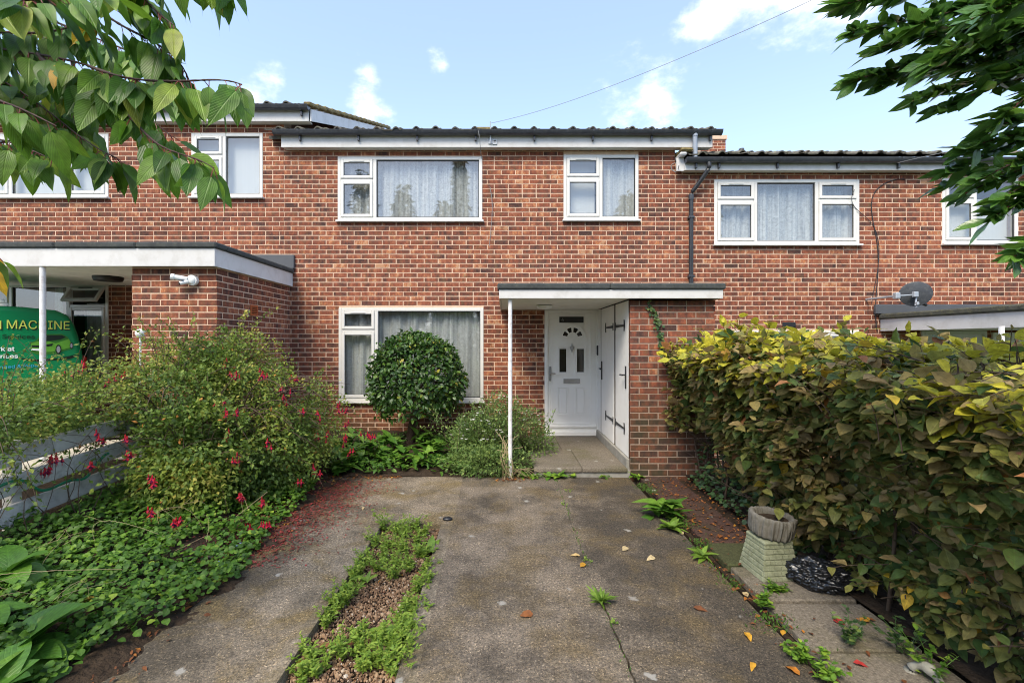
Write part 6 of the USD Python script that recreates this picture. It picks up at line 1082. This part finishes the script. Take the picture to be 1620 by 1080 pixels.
# ---------------------------------------------------------------- fallen leaves
FLV = [(985, 872, .9, 'pale beige lobed fallen leaf in the middle of the drive'), (1036, 883, .9, 'pale oval fallen leaf right of the lobed one on the drive'), (918, 880, .85, 'small pale curled fallen leaf left of the drive joint'), (925, 892, .7, 'small yellow fallen leaf beside the drive joint'), (1097, 962, .15, 'reddish brown curled fallen leaf on the right of the drive'), (1180, 1002, .72, 'yellow-orange fallen leaf near the right edge of the drive'), (1193, 1050, .72, 'small orange-yellow fallen leaf at the bottom right of the drive'), (1318, 972, 1.0, 'bright red fallen leaf on the slab beside the black bag'), (1350, 1040, 1.0, 'dark red fallen leaf on the nearest slab'), (1183, 945, .88, 'pale brown fallen leaf on the slab in front of the pedestal'), (1238, 998, .7, 'yellow fallen leaf between the drive and the slabs'), (1365, 978, .66, 'orange fallen leaf at the foot of the hedge'),
    (150, 973, .68, 'long orange fallen leaf beside the broad leaves, bottom left'), (213, 940, .66, 'orange fallen leaf at the edge of the ground cover'), (262, 962, .64, 'orange fallen leaf on the left edge of the concrete'), (292, 961, .3, 'small rust-coloured fallen leaf on the left concrete strip'), (160, 1050, .6, 'large orange curled fallen leaf next to the broad leaves, bottom left'), (312, 925, .4, 'long brown fallen leaf at the edge of the left bed'), (470, 1040, .75, 'orange and cream fallen leaf in the corner of the gravel strip'), (476, 870, .88, 'pale fallen leaf on the left concrete strip'), (575, 803, .88, 'small pale fallen leaf on the far end of the concrete'), (444, 813, .66, 'orange fallen leaf on the red petals under the fuchsia'), (676, 748, .74, 'bright yellow fallen leaf among the bedding plants'), (1075, 846, .9, 'pale fallen leaf on the drive edge by the red slabs'), (1110, 835, .68, 'yellowish fallen leaf on the red slab behind the pedestal'), (1140, 847, .3, 'brown fallen leaf on the red slab behind the pedestal'), (505, 1010, .2, 'dark brown fallen leaf on the gravel, nearest'), (560, 1002, .15, 'dark brown fallen leaf on the gravel'), (843, 972, .3, 'tiny rust-coloured fallen leaf in the middle of the near drive'), (1265, 1060, .55, 'orange-brown fallen leaf among the weeds at the bottom edge')]
for k, (px, py, t_, lab) in enumerate(FLV):
    c = at(px, py, 720 * (1.6 if 430 < px < 1230 else 1.57) / (py - 540)); z = .008 if px > 300 else float(left_z(np.array([c[0]]), np.array([c[1]]))[0]) + .05 if c[0] < -2.1 else .008
    if 470 <= px < 690 and py > 830: z = -.04
    a = rng.uniform(0, 6.28); vf = leaves([[c[0], c[1], max(z, .006) if z > -.02 else z]], [[math.cos(a), math.sin(a), .12]], [[rng.normal(0, .2), -.3 + rng.normal(0, .2), 1]], rng.uniform(.055, .085), rng.uniform(.4, .62), rng.uniform(.05, .3), rng.uniform(.2, .5), 'ovate', 6, wave=.05, seed=k); put_leaves('fallen_leaf', vf, [t_], 'dead_leaf', label=lab, cat='leaf')
n = 420; q = np.vstack([np.stack([g.normal(1.55, .05, 170), g.uniform(1.8, 4.8, 170), np.full(170, .008)], 1), np.stack([g.normal(.12, .12, 90), g.normal(5.27, .06, 90), np.full(90, .01)], 1), np.stack([g.uniform(GX0 + .05, GX1, 60), g.uniform(1.9, 3.9, 60), np.full(60, -.045)], 1), np.stack([g.uniform(1.65, 2.2, 100), g.uniform(1.8, 4.9, 100), np.full(100, .012)], 1), np.stack([g.uniform(1.58, 2.2, 420), g.uniform(3.6, 5.3, 420), np.full(420, .014)], 1), np.stack([g.normal(-2.0, .12, 700), g.uniform(1.7, 5.2, 700), np.full(700, .012)], 1), np.stack([g.uniform(-2.2, -1.2, 220), 5.33 + g.normal(0, .05, 220), np.full(220, .012)], 1)]); n = len(q); th = g.uniform(0, 6.28, n)
vf = leaves(q, np.stack([np.cos(th), np.sin(th), g.normal(.1, .2, n)], 1), np.stack([g.normal(0, .3, n), g.normal(0, .3, n), np.ones(n)], 1), g.uniform(.010, .042, n), .5, .2, .3, 'ovate', 4, wave=.05); put_leaves('leaf_litter', vf, np.clip(g.beta(1.0, 3.2, n) * .9, 0, .9), 'dead_leaf', kind='stuff', label='brown leaf litter along the drive edge and the step', cat='leaf litter')
n = 2600; q = np.vstack([np.stack([g.normal(1.555, .06, 4200), g.uniform(1.7, 5.2, 4200), np.full(4200, .0)], 1), np.stack([JX + g.normal(0, .010, 300), g.uniform(1.9, 5.3, 300), np.full(300, -.004)], 1), np.stack([g.uniform(-.3, 1.4, 800), g.normal(5.37, .02, 800), np.full(800, .002)], 1)]); n = len(q)
q = q[meshkit.noise(q * [5, 5, 0], 3) > .42]; n = len(q); vf = leaves(q, unit(g.normal(0, .6, (n, 3)) + [0, 0, .8]), unit(g.normal(0, 1, (n, 3))), g.uniform(.012, .030, n), .3, .3, .1, seg=2); put_leaves('moss_tufts', vf, g.random(n) * .6, 'cover_leaf', smooth=False, kind='stuff', label='moss and grass tufts along the drive edge, the step and the joint', cat='moss')
# ---------------------------------------------------------------- cherry tree, top left, and bay tree, top right
def hanging_tree(name, label, limb, branches, trunk_pts, trunk_r, mat_leaf, mat_bark, seed, per_m, L, W, droop, out, fillers=(), ramp=(.1, .93), orange=.03, petiole=.02, curl=(.1, .45), shape='acuminate', root=None):
    g = np.random.default_rng(seed); t = thing(name, label, 'tree'); put('trunk', tube(spline(trunk_pts, 24), np.linspace(trunk_r, trunk_r * .5, 24), 12), mat_bark, t, smooth=True)
    P_, D_, N_, pet = [], [], [], []
    for k, (pts, r0, r1) in enumerate(limb): put('limb', tube(spline(pts, 30), np.linspace(r0, r1, 30), 8), mat_bark, t, smooth=True)
    for k, (pts, r0, dens) in enumerate(branches):
        if root is not None and abs(pts[0][0]) > 1.5:     # every bough runs back to the trunk
            h = min(max(pts[0][2] - .25, root[2] - .9), root[2] + 1.2); pts = [np.array([root[0], root[1], h])] + list(pts)
        s = spline(pts, 60); ln = np.linalg.norm(np.diff(s, axis=0), axis=1).sum(); rad = np.linspace(r0, .0016, 60) * (1 + .18 * g.normal(0, 1, 60).clip(-1, 1)); put('branch', tube(s, rad, 7), mat_bark, t, smooth=True)
        m_ = int(ln * per_m * dens); i = np.sort(g.integers(4, 60, m_)); ax = unit(np.gradient(s, axis=0))[i]; side = np.cross(ax, [0, 0, 1.0]) * g.choice([-1, 1], m_)[:, None]
        d = unit(ax * out + side * g.uniform(.2, 1.0, m_)[:, None] + np.array([0, 0, -droop]) * g.uniform(.5, 1.3, m_)[:, None] + g.normal(0, .28, (m_, 3)))
        pl = petiole * g.uniform(.6, 1.4, m_); p0 = s[i]; p1 = p0 + d * pl[:, None]; P_.append(p1); D_.append(d); N_.append(unit(np.array([0, -.25, .8]) + side * .3 + g.normal(0, .45, (m_, 3)) + ax * .4))
        pet += [tube([a, (a + b) / 2 + [0, 0, .002], b], .0012, 4) for a, b in zip(p0, p1)]
    P_, D_, N_ = np.vstack(P_), np.vstack(D_), np.vstack(N_); n = len(P_); tn = np.clip(g.normal((ramp[0] + ramp[1]) / 2, .24, n), *ramp); tn[g.random(n) < orange] = 1.0
    ok = np.linalg.norm(P_ - [0, 0, EYE], axis=1) > .75; P_, D_, N_, tn = P_[ok], D_[ok], N_[ok], tn[ok]; n = len(P_)
    vf = leaves(P_, D_, N_, g.uniform(L[0], L[1], n), g.uniform(W[0], W[1], n), g.uniform(curl[0], curl[1], n), g.uniform(.1, .45, n), shape, 8, wave=.012, seed=seed); plant_leaves(t, vf, tn, mat_leaf, 300); put('petioles', join(pet), 'petiole', t, kind='stuff'); return t
def pxs(*a): return [at(*q) for q in a]
cherry = [ (pxs((-190, 40, 1.5), (-60, 45, 1.45), (60, 52, 1.4), (115, 42, 1.36), (165, 22, 1.33), (225, -8, 1.3)), .009, 1.0),
    (pxs((-150, 60, 1.45), (-20, 74, 1.40), (60, 86, 1.36), (140, 104, 1.32), (195, 122, 1.28), (240, 128, 1.26)), .007, 1.0),
    (pxs((60, 86, 1.36), (120, 128, 1.33), (175, 158, 1.30), (215, 195, 1.27), (250, 228, 1.25), (300, 248, 1.22), (338, 266, 1.2)), .0055, 1.0),
    (pxs((105, 110, 1.35), (150, 126, 1.33), (190, 148, 1.31), (220, 163, 1.30)), .004, 1.0), (pxs((140, 104, 1.3), (220, 126, 1.26), (300, 128, 1.22), (360, 128, 1.18), (382, 134, 1.16)), .004, .9),
    (pxs((-120, 190, 1.5), (-30, 215, 1.45), (15, 225, 1.42), (50, 238, 1.40), (90, 255, 1.38)), .005, .9), (pxs((40, 150, 1.55), (100, 195, 1.52), (150, 232, 1.48), (185, 250, 1.46)), .0045, 1.0),
    (pxs((-100, 110, 1.7), (10, 140, 1.65), (90, 165, 1.62), (150, 200, 1.6)), .007, 1.25), (pxs((-100, 20, 1.8), (40, 20, 1.75), (150, 60, 1.7), (240, 100, 1.66), (285, 150, 1.62)), .008, 1.25), (pxs((-80, -60, 1.3), (80, -30, 1.28), (200, -40, 1.26), (300, -52, 1.24), (370, -50, 1.22)), .007, 1.2),
    (pxs((-100, -20, 1.2), (0, 0, 1.18), (90, -5, 1.16), (170, -20, 1.14)), .006, 1.2), (pxs((-60, 150, 1.25), (0, 160, 1.24), (50, 180, 1.23), (90, 200, 1.22)), .005, .8), (pxs((-140, 250, 1.9), (-40, 235, 1.85), (60, 215, 1.8), (140, 215, 1.8)), .007, 1.2), (pxs((165, 22, 1.33), (230, 60, 1.32), (280, 95, 1.30), (300, 130, 1.29)), .004, 1.1), (pxs((-200, 330, 1.25), (-90, 372, 1.22), (-40, 385, 1.2), (-14, 396, 1.19)), .004, .5),
    (pxs((200, -45, 1.26), (240, 10, 1.25), (275, 40, 1.24)), .003, 1.0), (pxs((-50, 90, 1.6), (60, 120, 1.58), (160, 150, 1.56), (230, 185, 1.55), (270, 215, 1.54)), .006, 1.2)]
lj = np.array([-2.35, 1.55, 2.15])
gc_ = np.random.default_rng(31)
for k in range(14):
    a = gc_.uniform(2.6, 4.4); s0 = np.array([-2.3, 1.5, gc_.uniform(2.2, 3.2)]); ln = gc_.uniform(.6, 1.1); e = s0 + [math.cos(a) * ln, math.sin(a) * ln, gc_.uniform(.1, .6)]; cherry.append(([s0, s0 * .5 + e * .5 + [0, 0, .08], e], .009, .55))
hanging_tree('cherry_tree', 'cherry tree whose leafy boughs hang into the picture at the top left', [([lj + [-.2, .1, -.3], lj + [.1, 0, .25], at(-190, 40, 1.5)], .035, .012), ([lj, lj + [.2, 0, .05], at(-150, 60, 1.45)], .03, .009), ([lj, lj + [.1, .2, .4], at(-100, 20, 1.8), ], .03, .009), ([lj, at(-140, 150, 1.8), at(-100, 110, 1.7)], .02, .008), ([lj, at(-230, 260, 1.7), at(-120, 190, 1.5)], .02, .006), ([lj, at(-240, 330, 1.6), at(-140, 250, 1.9)], .02, .008), ([lj + [0, 0, .4], lj + [.3, -.1, .7], at(-80, -60, 1.3)], .025, .008)],
    cherry, [(-2.75, 1.75, .1), (-2.7, 1.7, 1.0), (-2.55, 1.62, 1.8), (-2.3, 1.5, 2.6), (-2.2, 1.4, 3.3)], .10, 'cherry_leaf', 'cherry_bark', 5, 66, (.085, .135), (.36, .47), 1.25, .6, petiole=.026, orange=.003, root=np.array([-2.45, 1.57, 2.2]))
bay = []
gb = np.random.default_rng(12)
for k, (ax_, ay_, bx_, by_, Y0, Y1) in enumerate([(1720, -40, 1345, 5, 1.75, 1.5), (1740, 10, 1352, 52, 1.75, 1.5), (1740, 40, 1395, 75, 1.7, 1.45), (1740, 60, 1360, 125, 1.7, 1.48), (1730, 90, 1400, 130, 1.75, 1.55), (1730, 100, 1445, 160, 1.65, 1.45), (1740, 110, 1490, 170, 1.6, 1.42), (1740, -80, 1420, -10, 1.7, 1.45), (1740, -20, 1450, 40, 1.5, 1.35), (1740, 20, 1480, 95, 1.45, 1.3), (1730, 70, 1540, 150, 1.5, 1.38), (1740, 100, 1590, 185, 1.45, 1.35), (1760, -60, 1500, -10, 2.0, 1.9), (1760, 20, 1430, 60, 2.0, 1.9), (1760, 60, 1470, 120, 2.0, 1.85), (1760, 0, 1540, 30, 1.3, 1.2), (1760, 40, 1560, 75, 1.7, 1.6), (1760, 80, 1530, 110, 1.9, 1.8)]):
    a, b = at(ax_, ay_, Y0), at(bx_, by_, Y1); bay.append(([a, a * .6 + b * .4 + [0, 0, .03], a * .25 + b * .75 + [0, 0, .025], b], .006, 1.0))
for k, (ax_, ay_, bx_, by_, Y0, Y1) in enumerate([(1760, 190, 1500, 272, 1.6, 1.5), (1760, 210, 1540, 232, 1.55, 1.45), (1760, 240, 1530, 305, 1.6, 1.5), (1760, 250, 1500, 290, 1.7, 1.62), (1760, 270, 1570, 345, 1.5, 1.42), (1760, 230, 1560, 280, 1.5, 1.42), (1760, 370, 1606, 405, 1.5, 1.42), (1760, 280, 1590, 310, 1.45, 1.4), (1750, 180, 1570, 205, 1.6, 1.5)]):
    a, b = at(ax_, ay_, Y0), at(bx_, by_, Y1); bay.append(([a, (a + b) / 2 + [0, 0, .03], b], .004, .75))
bj = np.array([2.86, 1.72, 2.2])
for k in range(22):
    a = gb.uniform(-2.2, .25); z0 = gb.uniform(1.9, 3.3); s0 = bj * [1, 1, 0] + [0, 0, z0]; ln = gb.uniform(.6, 1.05); e = s0 + [math.cos(a) * ln * .9 + .1, math.sin(a) * ln, gb.uniform(.15, .6)]; bay.append(([s0, s0 * .5 + e * .5 + [0, 0, .06], e], .008, .5))
hanging_tree('bay_tree', 'bay tree with narrow glossy dark leaves reaching in at the top right', [([bj, bj + [-.1, 0, .3], at(1720, -40, 1.75)], .03, .008), ([bj, at(1780, 100, 1.8), at(1740, 60, 1.7)], .03, .008), ([bj, at(1800, 210, 1.75), at(1760, 230, 1.6)], .025, .006), ([bj, at(1820, 330, 1.7), at(1760, 370, 1.5)], .02, .005)], bay, [(2.96, 1.74, .0), (2.93, 1.74, .9), (2.88, 1.72, 1.7), (2.86, 1.72, 2.4), (2.9, 1.70, 3.5)], .055, 'bay_leaf', 'bark', 6, 160, (.062, .105), (.30, .38), -.02, 1.25, orange=0.0, petiole=.006, shape='lance', curl=(-.15, .12), ramp=(.05, 1), root=bj)
# ---------------------------------------------------------------- across the street behind us: what the windows mirror
oh = thing('opposite_house', 'brick house with a tiled gable roof across the street, mirrored in the upper windows', 'house')
put('wall', bx(-17, -7.6, -24, -16, -.4, 5.2), 'opposite_brick', oh); put('roof', yz(Polygon([(-24.4, 5.1), (-15.6, 5.1), (-20, 8.6)]), -17.3, -7.3), 'opposite_roof', oh)
for x in (-15.5, -12.6, -9.8): put('window', bx(x, x + 1.5, -16.0, -15.96, 3.2, 4.4), 'upvc', oh)
oh2 = thing('opposite_house', 'second brick house across the street with a lower roof', 'house')
put('wall', bx(3, 14, -26, -18, -.4, 4.6), 'opposite_brick', oh2); put('roof', yz(Polygon([(-26.4, 4.5), (-17.6, 4.5), (-22, 7.4)]), 2.7, 14.3), 'opposite_roof', oh2)
g = np.random.default_rng(55)
for k, (x, y, h, w, lab) in enumerate([(-8.2, -12, 11.6, 1.9, 'broad dark conifer across the street'), (-6.0, -12.5, 11.0, 1.5, 'middle conifer across the street'), (-3.6, -12, 9.8, .55, 'narrow low conifer across the street'), (-2.6, -12.4, 12.6, .85, 'tall slim conifer across the street'), (1.2, -14, 8.6, .9, 'short conifer across the street'), (-.9, -12, 8.9, 1.1, 'bushy low conifer across the street'), (7.5, -13, 10.6, 2.6, 'broad conifer opposite the right house'), (11.5, -12, 11.5, 2.8, 'largest conifer opposite the right house')]):
    t = thing('conifer', lab, 'tree'); put('trunk', tube([(x, y, -.42), (x, y, h * .5), (x, y, h * .95)], np.array([.16, .1, .03]), 8), 'bark', t); n = 2600; zz = 1 - g.random(n) ** .75; zz = .08 + .92 * zz; a = g.uniform(0, 6.28, n); tier = .72 + .38 * np.sin(zz * h * 3.5 + a * 2); r = w * (1 - zz) ** .8 * tier * (.35 + .65 * g.random(n) ** .5) + .05
    p = np.stack([x + r * np.cos(a), y + r * np.sin(a), zz * h], 1); vf = leaves(p, np.stack([np.cos(a), np.sin(a), g.normal(-.1, .35, n)], 1), np.stack([g.normal(0, .4, n), g.normal(0, .4, n), np.ones(n)], 1), g.uniform(.3, .6, n), .45, .3, .1, seg=2); put_leaves('crown', vf, g.random(n), 'conifer', t, smooth=False)
